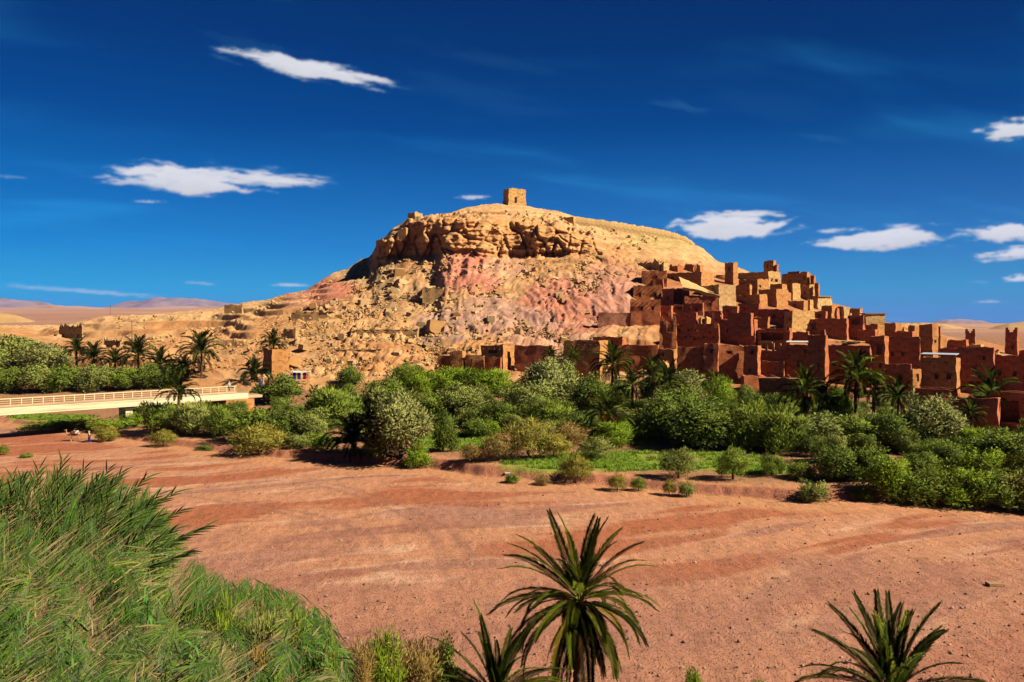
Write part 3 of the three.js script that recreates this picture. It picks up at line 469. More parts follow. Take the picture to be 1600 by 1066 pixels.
// A row: "u0 u1 u2 vt vb turn", wall colour, options, label.
const row3 = (u0, v, du, w, h, n, kind) => Array.from({ length: n }, (_, i) => [u0 + du * i, v, w, h, 'f', kind]);
const tower = { name: 'mud_tower', cat: 'tower' }, wallO = { name: 'earth_wall', cat: 'wall', par: 0.3, sunk: 0.3, deep: 0.9 };
const ruin = { name: 'ruined_house', cat: 'ruin', jag: 0.9 };
const HOUSES = [
  // summit
  ['787 795 821 294 321 62', 'tan', { name: 'granary_tower', cat: 'tower', foot: 3, d: 338, group: undefined, taper: 0.012, jag: 0.3, win: [[806, 313, 4, 9, 'r'], [816, 304, 1.6, 2, 'r']] }, 'square granary tower standing alone on the very top of the hill'],
  ['637 648 660 331 348 42', 'tan', { name: 'ruined_tower', cat: 'tower', foot: 4, d: 303, jag: 0.5 }, 'small broken tower on the left end of the cliff brow'],
  ['878 896 905 339 354 20', 'tan', { ...ruin, name: 'rampart_wall', cat: 'wall', d: 316, foot: 4, jag: 0.3 }, 'dark square end of the ridge rampart right of the summit'],
  // high houses at the top edge of the village
  ['984 1030 1038 407 424 2', 'tan', { ...ruin, foot: 3 }, 'roofless tan ruin at the top left corner of the village'],
  ['1033 1037 1046 408 426 30', 'pale', { ...ruin, name: 'ruined_pillar', foot: 3, jag: 0.5 }, 'pale standing pillar on the roof line of the long upper house'],
  ['1046 1059 1068 413 426 22', 'red', { ...ruin, foot: 3 }, 'dark broken room right of the pale pillar on the upper roof line'],
  ['1069 1084 1087 412 426 20', 'clay', { ...ruin, foot: 3 }, 'second dark broken room on the upper roof line'],
  ['1088 1094 1099 413 427 22', 'orange', { ...ruin, foot: 3 }, 'narrow broken room at the right end of the upper roof line'],
  ['1003 1042 1042 423 449 10', 'clay', { win: [[1026, 433, 3, 4]] }, 'red upper house with one small window left on the top terrace'],
  ['1040 1096 1116 425 449 20', 'orange', { deep: 8, win: [[1052, 435, 3, 4]] }, 'long dark upper house with a bright tan right wall'],
  ['1133 1146 1153 410 446 24', 'orange', { ...tower, win: [[1139, 421, 5, 5]] }, 'tall lone tower against the sky at the ridge end, leftmost of the skyline towers'],
  ['1118 1143 1144 427 440 10', 'tan', { ...ruin, foot: 3 }, 'low tan ruin at the foot of the lone ridge tower'],
  ['1154 1201 1219 424 452 24', 'tan', { win: [[1206, 438, 3, 4, 'r'], [1213, 439, 3.4, 4, 'r']] }, 'skyline house with a pale right wall holding two small windows'],
  ['1194 1208 1213 407 426 26', 'orange', { ...tower, foot: 4 }, 'highest square tower block on the skyline house, topping the village'],
  ['1211 1214 1217 413 427 26', 'umber', { ...tower, foot: 4 }, 'thin chimney-like block beside the highest village tower'],
  ['1154 1184 1201 436 463 26', 'orange', { win: [[1160, 446, 5, 4], [1188, 448, 2, 3, 'r']] }, 'house with a tan side wall just below the skyline house'],
  ['1221 1263 1267 427 456 24', 'orange', {}, 'dark flat-topped skyline house right of the highest tower'],
  ['1231 1249 1251 424 430 22', 'brick', { foot: 2 }, 'low red penthouse on the dark skyline house'],
  ['1250 1262 1265 425 445 24', 'orange', { ...tower, foot: 3, fwd: 1 }, 'dark square turret on the right end of the skyline house'],
  ['1266 1272 1275 430 450 24', 'red', { ...tower }, 'narrow red turret at the right edge of the upper skyline'],
  ['1236 1239 1251 443 471 40', 'tan', { deep: 4, fwd: 5 }, 'bright tan bay below the dark skyline house'],
  ['1252 1265 1276 445 470 34', 'tan', { fwd: 4 }, 'dark house with a bright right wall under the right turret'],
  ['1273 1279 1281 443 468 24', 'clay', { fwd: 3 }, 'narrow red block stepping down at the right skyline edge'],
  ['1146 1187 1199 460 481 18', 'orange', { win: [[1163, 455, 4, 4]] }, 'dark wide house in the middle of the upper village'],
  ['1186 1213 1232 452 481 44', 'orange', {}, 'broad tan house with stepped bright walls in the upper village'],
  ['1198 1216 1221 458 470 20', 'pale', { foot: 2, fwd: -3 }, 'small pale roof terrace on the broad tan house'],
  ['1232 1256 1262 470 486 22', 'orange', {}, 'dark low house under the bright tan bay'],
  ['1260 1266 1271 468 487 28', 'tan', {}, 'small tan house wedged right of the dark low house'],
  ['1270 1278 1298 464 484 48', 'pale', { cap: 1, deep: 6 }, 'pale house with overhanging dark roof at the right shoulder of the skyline'],
  ['1293 1297 1300 463 482 30', 'pale', { ...ruin, foot: 2 }, 'slim pale wall end right of the pale shoulder house'],
  ['1070 1122 1122 463 489 6', 'umber', { foot: 4, win: [[1110, 476, 3, 5]], after: (g, q) => slopeSlab(g, q) }, 'red house with one window under a sloping pale earth roof'],
  ['1124 1150 1150 446 482 -34', 'dust', { name: 'earth_wall', cat: 'wall', foot: 2, deep: 2 }, 'plain dust-coloured earth wall right of the sloping earth roof'],
  // blocks that fill the slope between them
  ['1057 1074 1077 451 477', 'brick', { foot: 4 }, 'shaded red block between the slender tower and the sloping earth roof'],
  ['1074 1092 1095 462 486', 'umber', { foot: 4 }, 'low dark block directly under the sloping earth roof'],
  ['1020 1036 1038 436 452', 'red', { foot: 4 }, 'small red block below the left end of the top terrace houses'],
  ['1096 1118 1121 446 466', 'orange', { foot: 3, deep: 5 }, 'stepped orange block under the bright tan side wall'],
  ['1100 1126 1128 486 508', 'brick', { foot: 4 }, 'dark block behind the three-window kasbah roof room'],
  ['1128 1152 1155 478 506', 'clay', { foot: 4 }, 'red block right of the broken pillars, stepping up the slope'],
  ['1153 1186 1190 474 500', 'umber', { foot: 4 }, 'wide dark block between the middle upper house and the kasbah roof room'],
  ['1178 1200 1203 496 520', 'clay', { foot: 4 }, 'dark block right of the three-window kasbah'],
  ['1240 1262 1264 500 524', 'brick', { foot: 4, fwd: -4 }, 'red block in the shade beside the big sunlit wall'],
  ['1204 1222 1230 444 472', 'orange', { foot: 4, deep: 5 }, 'stepped tan block below the two-window skyline wall'],
  ['1284 1300 1306 478 500', 'orange', { foot: 3 }, 'orange block stepping down below the right skyline shoulder'],
  ['1318 1344 1348 482 500', 'orange', { foot: 3 }, 'orange block behind the roof loggia house'],
  ['1395 1425 1430 518 536', 'umber', { foot: 3 }, 'dark block under the pale broken pillar'],
  ['1470 1500 1503 545 590', 'brick', { foot: 4 }, 'dark block behind the orange front house'],
  ['1340 1368 1371 516 540', 'red', { foot: 3 }, 'red block between the loggia house and the arched tower'],
  ['1146 1172 1175 444 466', 'orange', { foot: 3, jag: 0.6 }, 'broken orange block under the lone ridge tower'],
  // upper left front
  ['990 1034 1034 446 470 8', 'clay', { foot: 3, win: [[1000, 461, 4, 6], [1024, 461, 4, 6]], beams: 1 }, 'upper storey house with two dark windows beside the pink slope'],
  ['986 1032 1032 468 513 7', 'umber', { win: [[1003, 482, 4, 5.5], [1020, 482, 4, 5.5]] }, 'tall house with two windows and a diagonal shadow, left edge of the village'],
  ['935 988 988 489 514 3', 'pink', { ...wallO, cat: 'wall', name: 'retaining_wall', foot: 3 }, 'smooth pink retaining wall at the foot of the pink slope'],
  ['1034 1052 1057 451 482 14', 'brick', { ...tower, foot: 3, win: [[1044, 466, 3.5, 5]] }, 'slender red tower with one window right of the two-window house'],
  ['1032 1049 1052 478 506 12', 'red', { ...tower, foot: 3, fwd: 1.5 }, 'middle stage of the slender tower with a lit ledge'],
  ['1052 1068 1070 476 492 6', 'clay', { foot: 3, win: [[1062, 482, 9, 3]] }, 'small red room right of the slender tower'],
  ['1069 1098 1100 474 494 8', 'umber', { foot: 3 }, 'shaded red house under the left end of the sloping roof'],
  ['1050 1088 1091 489 508 10', 'brick', { foot: 3, fwd: 1 }, 'low terraced red house above the kasbah roof'],
  ['1092 1096 1101 493 512 30', 'orange', { ...ruin, name: 'ruined_pillar', foot: 2 }, 'left of two broken orange pillars above the kasbah'],
  ['1101 1104 1111 493 512 30', 'tan', { ...ruin, name: 'ruined_pillar', foot: 2 }, 'right of two broken pillars above the kasbah, the brighter one'],
  ['1112 1128 1130 490 510 14', 'red', { foot: 3 }, 'red room right of the broken pillars'],
  ['1031 1056 1057 502 560 8', 'clay', { ...tower, name: 'kasbah_tower', taper: 0.01, merlon: [0, 1], win: [...row3(1035, 515, 5.2, 2.6, 7, 4, 'niche'), ...row3(1035, 509, 5.2, 2, 2, 4, 'niche')] }, 'kasbah corner tower with a row of dark niches near its top'],
  ['1056 1122 1124 507 546 10', 'clay', { fwd: 1, cat: 'kasbah', name: 'kasbah', win: [[1062, 517, 3, 6], [1076, 516, 3, 3], [1087, 516, 3, 3], [1071, 526, 3, 3], [1085, 530, 3, 4], [1108, 519, 3, 3], [1100, 528, 2.5, 3], [1114, 527, 2.5, 3]] }, 'broad dark kasbah front dotted with small windows in the centre of the village'],
  ['1138 1173 1177 489 504 12', 'umber', { foot: 3, d: 187 }, 'red roof room on top of the three-window kasbah'],
  ['1122 1179 1184 499 543 12', 'brick', { cat: 'kasbah', name: 'kasbah', taper: 0.008, merlon: [0], win: [[1138, 517, 4, 5], [1154, 523, 5, 5, 'f', 'white'], [1167, 523, 4, 5, 'f', 'white'], ...row3(1125, 526, 4.5, 2.2, 5, 4, 'niche'), ...row3(1127, 536, 6, 2.4, 3, 8, 'niche')] }, 'red kasbah with white-lintelled windows and rows of niches'],
  ['1199 1205 1209 486 503 30', 'tan', { foot: 2, fwd: 0.5 }, 'tan buttress left of the shaded two-window house'],
  ['1184 1234 1240 483 513 16', 'umber', { win: [[1209, 495, 6, 5], [1226, 496, 4, 4]] }, 'shaded house with two dark windows under a pale roof edge'],
  ['1226 1238 1273 486 522 52', 'tan', { taper: 0.01, deep: 8 }, 'tall house showing one big blank sunlit tan wall in the village centre'],
  ['1239 1263 1265 519 538 16', 'brick', { foot: 3 }, 'dark low house at the foot of the big sunlit wall'],
  ['1264 1323 1326 498 533 14', 'red', { win: [[1271, 511, 9, 8]] }, 'wide red house with one gaping hole in its left side'],
  ['1271 1291 1293 487 501 20', 'clay', { foot: 2 }, 'dark shed behind the wide red house'],
  ['1294 1308 1312 482 500 26', 'clay', { foot: 2 }, 'dark box room behind the wide red house'],
  ['1307 1319 1327 479 500 34', 'pale', { foot: 2 }, 'small pale house with two lit walls on the right skyline slope'],
  ['1325 1349 1351 493 534 12', 'umber', { win: [[1337, 503, 12, 8]] }, 'house with a wide roof loggia in its upper wall'],
  ['1324 1329 1332 490 500 34', 'pale', { ...ruin, foot: 2, fwd: -2 }, 'pale stub of wall above the roof loggia'],
  ['1346 1353 1383 491 510 54', 'pale', { cap: 1, deep: 6 }, 'bright pale house with a thin dark roof edge at the right skyline'],
  ['1351 1372 1381 507 532 22', 'orange', { foot: 3 }, 'dark box house with a lit side under the bright pale house'],
  ['1383 1399 1408 505 530 24', 'orange', { foot: 3 }, 'dark box house with a wide lit side on the right skyline'],
  ['1409 1413 1419 512 530 32', 'tan', { ...ruin, foot: 2 }, 'pale broken pillar between the dark box house and the tall right tower'],
  ['1419 1429 1437 509 528 30', 'orange', { foot: 2 }, 'low orange house left of the tall right tower'],
  ['1376 1409 1440 505 514 40', 'tan', { foot: 3, fwd: -9, deep: 10 }, 'long low tan roof on the right skyline behind the box houses'],
  // mid front
  ['1100 1122 1123 537 600 8', 'brick', { ...tower, taper: 0.008, win: [[1112, 549, 5, 6]] }, 'broad front tower with one window below the broad dark kasbah'],
  ['1058 1101 1102 543 595 10', 'umber', { win: [[1072, 560, 3, 3]] }, 'dark plain house wall left of the broad front tower'],
  ['1122 1164 1164 541 606 6', 'red', { win: [[1141, 551, 6, 4]] }, 'tall house front crossed by a diagonal shadow edge'],
  ['1162 1184 1189 541 592 12', 'clay', { ...tower, fwd: 3.5, foot: 2, taper: 0.002, win: [[1175, 551, 5, 6], [1171, 580, 4, 4]] }, 'front corner tower with two windows one above the other and a lit right edge'],
  ['1163 1186 1186 588 614 4', 'umber', { fwd: 2.5, name: 'tower_plinth', cat: 'wall', taper: 0.03 }, 'battered plinth under the front corner tower'],
  ['1183 1234 1237 513 550 14', 'brick', { jag: 0.5, win: [[1206, 526, 36, 12, 'f', 'doorway']] }, 'house with a jagged right edge and a dark open gallery'],
  ['1184 1232 1235 549 590 14', 'brick', { fwd: 2.6, win: [], after: (g, q) => balcony(g, q) }, 'house front carrying a pillared balcony'],
  ['1190 1224 1227 565 592 8', 'red', { fwd: 3.2, foot: 2, par: 0.3 }, 'low courtyard wall with a lit rim below the balcony house'],
  ['1228 1264 1266 540 600 14', 'clay', { win: [[1258, 550, 4, 5], [1250, 569, 7, 8], [1266, 570, 6, 8]], after: (g, q) => slab(g, q, mWhite, 'roof_sheet') }, 'shaded house with white roofing sheets beside the tall dark tower'],
  ['1263 1289 1294 524 616 12', 'umber', { ...tower, fwd: 2, taper: 0.003, merlon: [1], win: [...row3(1268, 540, 6, 2.4, 5, 3, 'niche'), ...row3(1268, 552, 6, 2.4, 5, 3, 'niche'), [1279, 572, 4, 5]] }, 'tall dark tower with a thin lit right edge in the middle of the front row'],
  ['1293 1360 1361 540 606 10', 'brick', { sunk: 0.9, win: [[1304, 570, 5, 5]], after: (g, q) => rubble(g, q) }, 'wide dark house with loose slabs on its roof'],
  ['1359 1383 1388 526 600 14', 'clay', { ...tower, fwd: 1.5, win: [[1374, 547, 9, 14], [1375, 572, 5, 6]] }, 'dark tower with a tall arched opening and a thin lit edge'],
  ['1388 1437 1438 527 577 12', 'clay', { win: [[1395, 554, 4, 5], [1411, 554, 4, 5]] }, 'big blank dark house with two small low windows'],
  ['1436 1457 1466 507 563 24', 'orange', { ...tower, fwd: 2, win: [[1461, 534, 3, 4, 'r']] }, 'tall plain tower with a broad lit right side, the biggest tower of the right half'],
  ['1464 1469 1471 511 556 18', 'umber', { ...tower, deep: 4 }, 'narrow dark strip tower behind the tall plain tower'],
  ['1465 1470 1479 526 558 36', 'orange', {}, 'orange house end right of the tall plain tower'],
  ['1383 1424 1425 570 612 8', 'umber', { fwd: 4, win: [[1405, 590, 6, 7]] }, 'low red front house with a lit roof edge right of the palm'],
  ['1421 1427 1439 577 612 46', 'orange', { fwd: 4.5, win: [[1433, 590, 3, 12, 'r', 'doorway']] }, 'sunlit orange doorway block between two low front houses'],
  ['1438 1495 1500 560 612 6', 'orange', { fwd: 5, win: [[1441, 590, 4, 7], [1464, 589, 6, 7], [1482, 589, 7, 7]], after: (g, q) => slab(g, q, mTarp, 'canopy') }, 'orange front house with square windows under a bluish roof canopy'],
  ['1498 1553 1555 543 614 6', 'brick', { fwd: 2, win: [[1536, 560, 4, 5], [1523, 577, 5, 5], [1518, 602, 9, 8]] }, 'largest blank red house of the right edge with three small holes'],
  ['1553 1640 1644 557 622 6', 'brick', { fwd: 2, win: [[1562, 584, 5, 6], [1585, 585, 5, 6]] }, 'dark red house running out of the right edge of the picture'],
  ['1480 1510 1514 529 552 14', 'red', { jag: 0.5, foot: 3 }, 'dark rambling house behind the largest blank red house'],
  ['1491 1533 1537 539 552 18', 'tan', { foot: 3, fwd: -2 }, 'tan roof terrace above the largest blank red house'],
  ['1508 1524 1526 521 546 10', 'clay', { ...tower, jag: 0.35, merlon: [0, 1] }, 'squat skyline tower behind the largest blank red house'],
  ['1571 1590 1592 519 556 8', 'umber', { ...tower, merlon: [0, 1, 2], win: [[1583, 543, 4, 5]] }, 'crenellated skyline tower near the right edge of the picture'],
  ['1545 1557 1562 548 562 30', 'tan', { ...ruin, foot: 2 }, 'pale broken wall notch left of the crenellated tower'],
  ['1592 1650 1652 549 566 8', 'clay', { foot: 3 }, 'low roof line right of the crenellated tower'],
  // garden walls of the right front
  ['1430 1497 1500 609 634 6', 'umber', { ...wallO, name: 'garden_wall', fwd: 7 }, 'long garden terrace wall with a lit top under the orange house'],
  ['1452 1560 1562 625 664 6', 'brick', { ...wallO, name: 'garden_wall', fwd: 9, jag: 0.4 }, 'rough lower garden wall behind the pale olive tree'],
  ['1545 1640 1642 616 668 6', 'red', { ...wallO, name: 'garden_wall', fwd: 8, deep: 2.5, win: [[1577, 643, 26, 34, 'f', 'doorway']] }, 'red earth wall with a dark archway behind the right palm'],
  ['1186 1262 1264 590 640 8', 'brick', { ...wallO, name: 'garden_wall', fwd: 3, jag: 0.5 }, 'very dark garden wall below the balcony house'],
  // lower left houses
  ['686 703 704 556 582 17', 'clay', { win: [[693, 565, 6, 6]], fwd: 1 }, 'small house with one dark window at the left end of the lower row'],
  ['703 723 727 549 582 17', 'orange', { fwd: 1.5 }, 'dark cube house with a thin lit edge in the lower left row'],
  ['727 756 760 556 582 17', 'orange', { fwd: 1.5, win: [[738, 563, 3, 3]] }, 'low dark house between two lit posts in the lower row'],
  ['752 786 804 540 582 26', 'orange', { deep: 6, fwd: 1, win: [[797, 566, 3, 14, 'r', 'doorway'], [770, 550, 14, 4]] }, 'lower row house with a bright orange right wall and a doorway'],
  ['757 782 784 559 582 17', 'umber', { fwd: 2.5, foot: 2 }, 'low shed in front of the orange-walled house'],
  ['804 863 866 541 582 17', 'brick', { ...wallO, fwd: 1 }, 'plain red wall right of the orange-walled house'],
  ['881 937 950 533 584 20', 'orange', { deep: 6, fwd: 1.5 }, 'lower row house with one tall bright right wall behind the palms'],
  ['926 972 979 527 552 20', 'clay', { foot: 3 }, 'flat dark house behind the tall bright wall'],
  ['965 1027 1029 540 582 8', 'umber', { win: [[985, 566, 14, 6]] }, 'long dark house with a ragged gap behind the leftmost village palm'],
  ['1025 1050 1062 546 584 24', 'orange', { fwd: 1.5, win: [[1037, 555, 5, 4]] }, 'small house with a bright right wall left of the plain dark house'],
  ['1036 1039 1046 562 590 34', 'tan', { ...ruin, name: 'ruined_pillar', fwd: 3 }, 'bright broken pillar in front of the small bright-walled house'],
  // left side
  ['411 425 451 546 586 58', 'orange', { name: 'mud_tower', cat: 'tower', fwd: 0, group: undefined, deep: 5.5 }, 'lone square mud tower with a lit orange wall beside the bridge end'],
  ['92 128 130 508 524 34', 'dust', { ...ruin, jag: 1.6, foot: 2, group: undefined }, 'dark ragged ruin on the low ridge far left'],
  ['163 188 192 530 543 34', 'dust', { ...ruin, jag: 1.0, foot: 2, group: undefined }, 'dark ruined room with a lit post on the slope above the palms'],
  ['192 216 217 532 542 34', 'dust', { ...ruin, jag: 0.8, foot: 2, group: undefined }, 'low dark ruin wall right of the lit post on the left slope'],
  ['350 378 380 476 485 10', 'dust', { ...wallO, ...ruin, name: 'ruined_wall', cat: 'ruin', deep: 1, group: undefined }, 'short broken wall at the left end of the hill ridge'],
  ['455 512 514 487 498 8', 'dust', { ...wallO, ...ruin, name: 'ruined_wall', deep: 1, foot: 3, group: undefined }, 'ruined terrace wall high on the left slope'],
  ['548 652 655 514 528 6', 'dust', { ...wallO, ...ruin, name: 'ruined_wall', deep: 1, foot: 3, group: undefined }, 'long dark ruined wall across the middle of the boulder slope'],
  ['520 588 590 545 557 6', 'dust', { ...wallO, ...ruin, name: 'ruined_wall', deep: 1, foot: 3, group: undefined }, 'ruined wall low on the boulder slope above the trees'],
  ['442 462 466 512 530 20', 'dust', { ...ruin, jag: 1, group: undefined }, 'stump of a ruined house on the left terraces'],
  ['660 692 694 449 462 4', 'dust', { ...wallO, ...ruin, name: 'ruined_wall', deep: 1, foot: 3, group: undefined }, 'small ruined wall in the hollow under the cliff'],
];
function slopeSlab(g, q) { const b = new MB(), nx = 14, nz = 8; for (let j = 0; j <= nz; j++) for (let i = 0; i <= nx; i++) { const t = i / nx, x = mix(-q.hw - 0.6, q.hw + 0.4, t), z = mix(q.hm + 0.5, -q.hm - 4, j / nz), y = q.H + mix(2.6, 0.2, t) + 0.5 * fbm(x * 0.6, z * 0.6, 2, 3) + (j / nz) * 3.4 * mix(1, 0.35, t); b.vert(V(x, y, z), null, [x / 3, z / 3]); } for (let j = 0; j < nz; j++) for (let i = 0; i < nx; i++) { const a = j * (nx + 1) + i; b.quad(a, a + 1, a + nx + 2, a + nx + 1); } const e = b.p.length / 3; for (let i = 0; i <= nx; i++) { const x = b.p[i * 3], y = b.p[i * 3 + 1], z = b.p[i * 3 + 2]; b.vert(V(x, y - 0.7, z - 0.1), null, [x / 3, y / 3]); } for (let i = 0; i < nx; i++) b.quad(i, i + 1, e + i + 1, e + i); mesh('sloping_roof', b.geometry(), MUD.pale, g); }
function slab(g, q, m, name) { const s = mesh(name, boxGeo(q.w * 0.98, 0.12, Math.min(q.m, 4)), m, g); s.position.set(0, q.H + 0.75, q.hm - Math.min(q.m, 4) / 2 + 0.2); s.rotation.x = 0.12; for (const x of [-1, 1]) { const p = mesh('post', boxGeo(0.12, 0.9, 0.12), mWood, g); p.position.set(x * q.hw * 0.9, q.H + 0.3, q.hm - 0.25); } }
function balcony(g, q) { const n = 5; for (let i = 0; i < n; i++) { const p = mesh('balcony_pillar', boxGeo(0.45, 1.7, 0.45), MUD.tan, g); p.position.set(mix(-q.hw + 0.4, q.hw - 0.4, i / (n - 1)), q.H + 0.8, q.hm - 0.35); } const l = mesh('balcony_beam', boxGeo(q.w * 0.45, 0.35, 0.5), MUD.tan, g); l.position.set(-q.hw * 0.5, q.H + 1.75, q.hm - 0.35); }
function rubble(g, q) { const r = rng(71); for (let i = 0; i < 9; i++) { const s = mesh('roof_slab', boxGeo(1.2 + 2.6 * r(), 0.22, 1 + 1.2 * r()), MUD[i % 2 ? 'tan' : 'dust'], g); s.position.set(mix(-q.hw + 1.5, q.hw - 2, r()), q.H + 0.1 + 0.9 * r(), mix(-q.hm * 0.4, q.hm - 0.8, r())); s.rotation.set((r() - 0.5) * 0.4, r() * 3, (r() - 0.5) * 0.4); } }
for (const r of HOUSES) house(r);

// walls that follow a slope: pixels u, v of the top, v of the foot, depth
function polyWall(name, label, cat, pts, thick, mat, group) {
  const n = 60, b = new MB(), ring = [];
  const at = t => { const f = t * (pts.length - 1), k = Math.min(pts.length - 2, Math.floor(f)), q = f - k, a = pts[k], c = pts[k + 1]; return a.map((x, i) => mix(x, c[i], q)); };
  const c0 = P(pts[0][0], pts[0][2], pts[0][3]); const g = thing(name, label, cat, c0, 0, group);
  for (let i = 0; i <= n; i++) {
    const [u, vt, vb, d] = at(i / n), top = P(u, vt, d).sub(c0), bot = P(u, vb, d).sub(c0); top.y += 0.5 * noise(i * 0.37, 3, d) + 0.25 * noise(i * 1.1, 8, d); bot.y -= 3;
    const o = V(0.05, 0, -thick), rows = [bot, bot.clone().lerp(top, 0.4), bot.clone().lerp(top, 0.75), top, top.clone().add(o), bot.clone().add(o)];
    rows.forEach((p, k) => { p.z += k < 4 ? 0.3 * noise(i * 0.5, k * 0.8, d) : 0; b.vert(p, null, [i * 0.6, k * 0.6]); });
  }
  for (let i = 0; i < n; i++) for (let k = 0; k < 5; k++) { const a = i * 6 + k; b.quad(a, a + 6, a + 7, a + 1); }
  mesh('wall', b.geometry(), MUD[mat], g); return g;
}
polyWall('rampart_wall', 'long pale rampart wall running down the right ridge of the hill', 'wall', [[898, 339, 358, 318], [950, 345, 366, 320], [1000, 353, 373, 324], [1045, 361, 380, 328], [1072, 370, 386, 330], [1086, 381, 394, 331]], 1, 'pale');
polyWall('rampart_wall', 'long low rampart wall along the left cliff brow under the summit', 'wall', [[655, 344, 351, 308], [700, 337, 347, 306], [745, 331, 343, 307], [790, 331, 341, 308]], 0.8, 'orange');

// ---------------------------------------------------------------- boulders and rubble of the rockfall
const rockGeos = [0, 1, 2, 3, 4, 5].map(k => {
  const g = new THREE.IcosahedronGeometry(1, 3), a = g.attributes.position, flat = [0.62, 0.8, 0.7, 0.9, 0.55, 0.75][k];
  for (let i = 0; i < a.count; i++) { let p = V(a.getX(i), a.getY(i), a.getZ(i)); const f = 1 + 0.38 * noise(p.x * 1.1 + k * 9, p.y * 1.1, p.z * 1.1) + 0.16 * noise(p.x * 2.7, p.y * 2.7 + k * 5, p.z * 2.7); p.multiplyScalar(f); for (const c of ['x', 'y', 'z']) p[c] = Math.sign(p[c]) * Math.min(Math.abs(p[c]), 0.60 + 0.14 * noise(k * 3.3, c.charCodeAt(0) * 1.7, 2)); p.y *= flat; p.x *= 1.15; a.setXYZ(i, p.x, p.y, p.z); }
  g.computeVertexNormals(); return g;
});
const rk = rng(99);
function boulder(u, v, px, k, label, o = {}) {
  const h = hillAt(u, v); let p; if (h && !o.flat) p = h.p; else { const d = depthAt(u, v); p = P(u, v, d); }
  const s = px * PX(-p.z) / 2, m = mesh('boulder', rockGeos[k % 6], mRock[o.mat ?? Math.floor(rk() * 4)], scene);
  m.position.copy(p); m.position.y += s * (o.lift ?? 0.35) + (h ? 0.35 : 0); m.scale.set(s * (o.sx ?? 1), s * (o.sy ?? (0.75 + 0.5 * rk())), s * (0.8 + 0.4 * rk())); m.rotation.set((rk() - 0.5) * 0.7, rk() * 6.3, (rk() - 0.5) * 0.7);
  tag(m, label, 'boulder', o.group); return m;
}
boulder(624, 432, 24, 3, 'blocky balanced rock crowning the rockfall below the cliff', { sy: 1.25, mat: 1, lift: 0.1 });
boulder(628, 446, 30, 0, 'pale flat rock carrying the balanced rock', { mat: 2, lift: 0 });
boulder(680, 520, 34, 1, 'largest orange boulder low in the middle of the rockfall', { mat: 1, sy: 1.2 });
boulder(660, 515, 20, 2, 'round yellow boulder just left of the largest orange boulder', { mat: 2 });
boulder(767, 504, 20, 3, 'yellow boulder alone on the lilac slope', { mat: 2 });
boulder(672, 462, 26, 5, 'pale square boulder at the left end of the dark hollow', { mat: 2 });
boulder(604, 388, 34, 2, 'tilted orange slab at the left tip of the cliff', { mat: 1, sx: 1.5, sy: 0.6 });
boulder(632, 374, 26, 3, 'upright orange block beside the tilted slab on the left cliff tip', { mat: 1, sy: 1.4 });
boulder(505, 620, 38, 4, 'large tan rock beside the path right of the bridge end', { mat: 0, flat: 1 });
boulder(458, 573, 28, 1, 'big pale orange rock right of the lone mud tower', { mat: 1 });
boulder(324, 592, 26, 3, 'pointed orange rock at the far end of the bridge', { mat: 1, flat: 1, sy: 1.5 });
const STONE = ['yellow tan', 'orange', 'pale', 'brown'];
const fallSpots = [];
for (let i = 0; i < 4000 && fallSpots.length < 250; i++) {
  const u = 470 + rk() * 460, v = 425 + rk() * 155;
  const dens = sstep(0.5, 0.85, 0.5 + 1.1 * fbm(u * 0.013, v * 0.03, 4, 3) + 0.35 * Math.exp(-(((u - 640) / 90) ** 2 + ((v - 480) / 60) ** 2)) + 0.30 * Math.exp(-(((u - 760) / 60) ** 2 + ((v - 455) / 30) ** 2)));
  const lim = 425 + Math.max(0, (600 - u)) * 0.5; if (v < lim || (u > 690 && u < 800 && v < 440) || rk() > dens + 0.10) continue;
  fallSpots.push([u, v, 6 + 13 * rk() * rk() + 3 * rk()]);
}
for (const [u, v, px] of fallSpots) {
  const mat = Math.floor(rk() * 4), size = px > 13 ? 'big' : px > 8 ? 'middling' : 'small', where = v < 470 ? (u < 700 ? 'high on the rockfall left of the pink buttress' : 'on the heap right under the cliff') : v < 520 ? (u < 620 ? 'on the middle of the left rockfall' : u < 740 ? 'on the middle of the slope under the buttress' : 'on the lilac slope at right') : u < 640 ? 'low on the left slope above the trees' : 'low on the slope above the lower houses';
  boulder(u, v, px, Math.floor(rk() * 6), `${size} ${STONE[mat]} boulder ${where}`, { mat, group: `${size} ${STONE[mat]} boulders ${where}` });
}
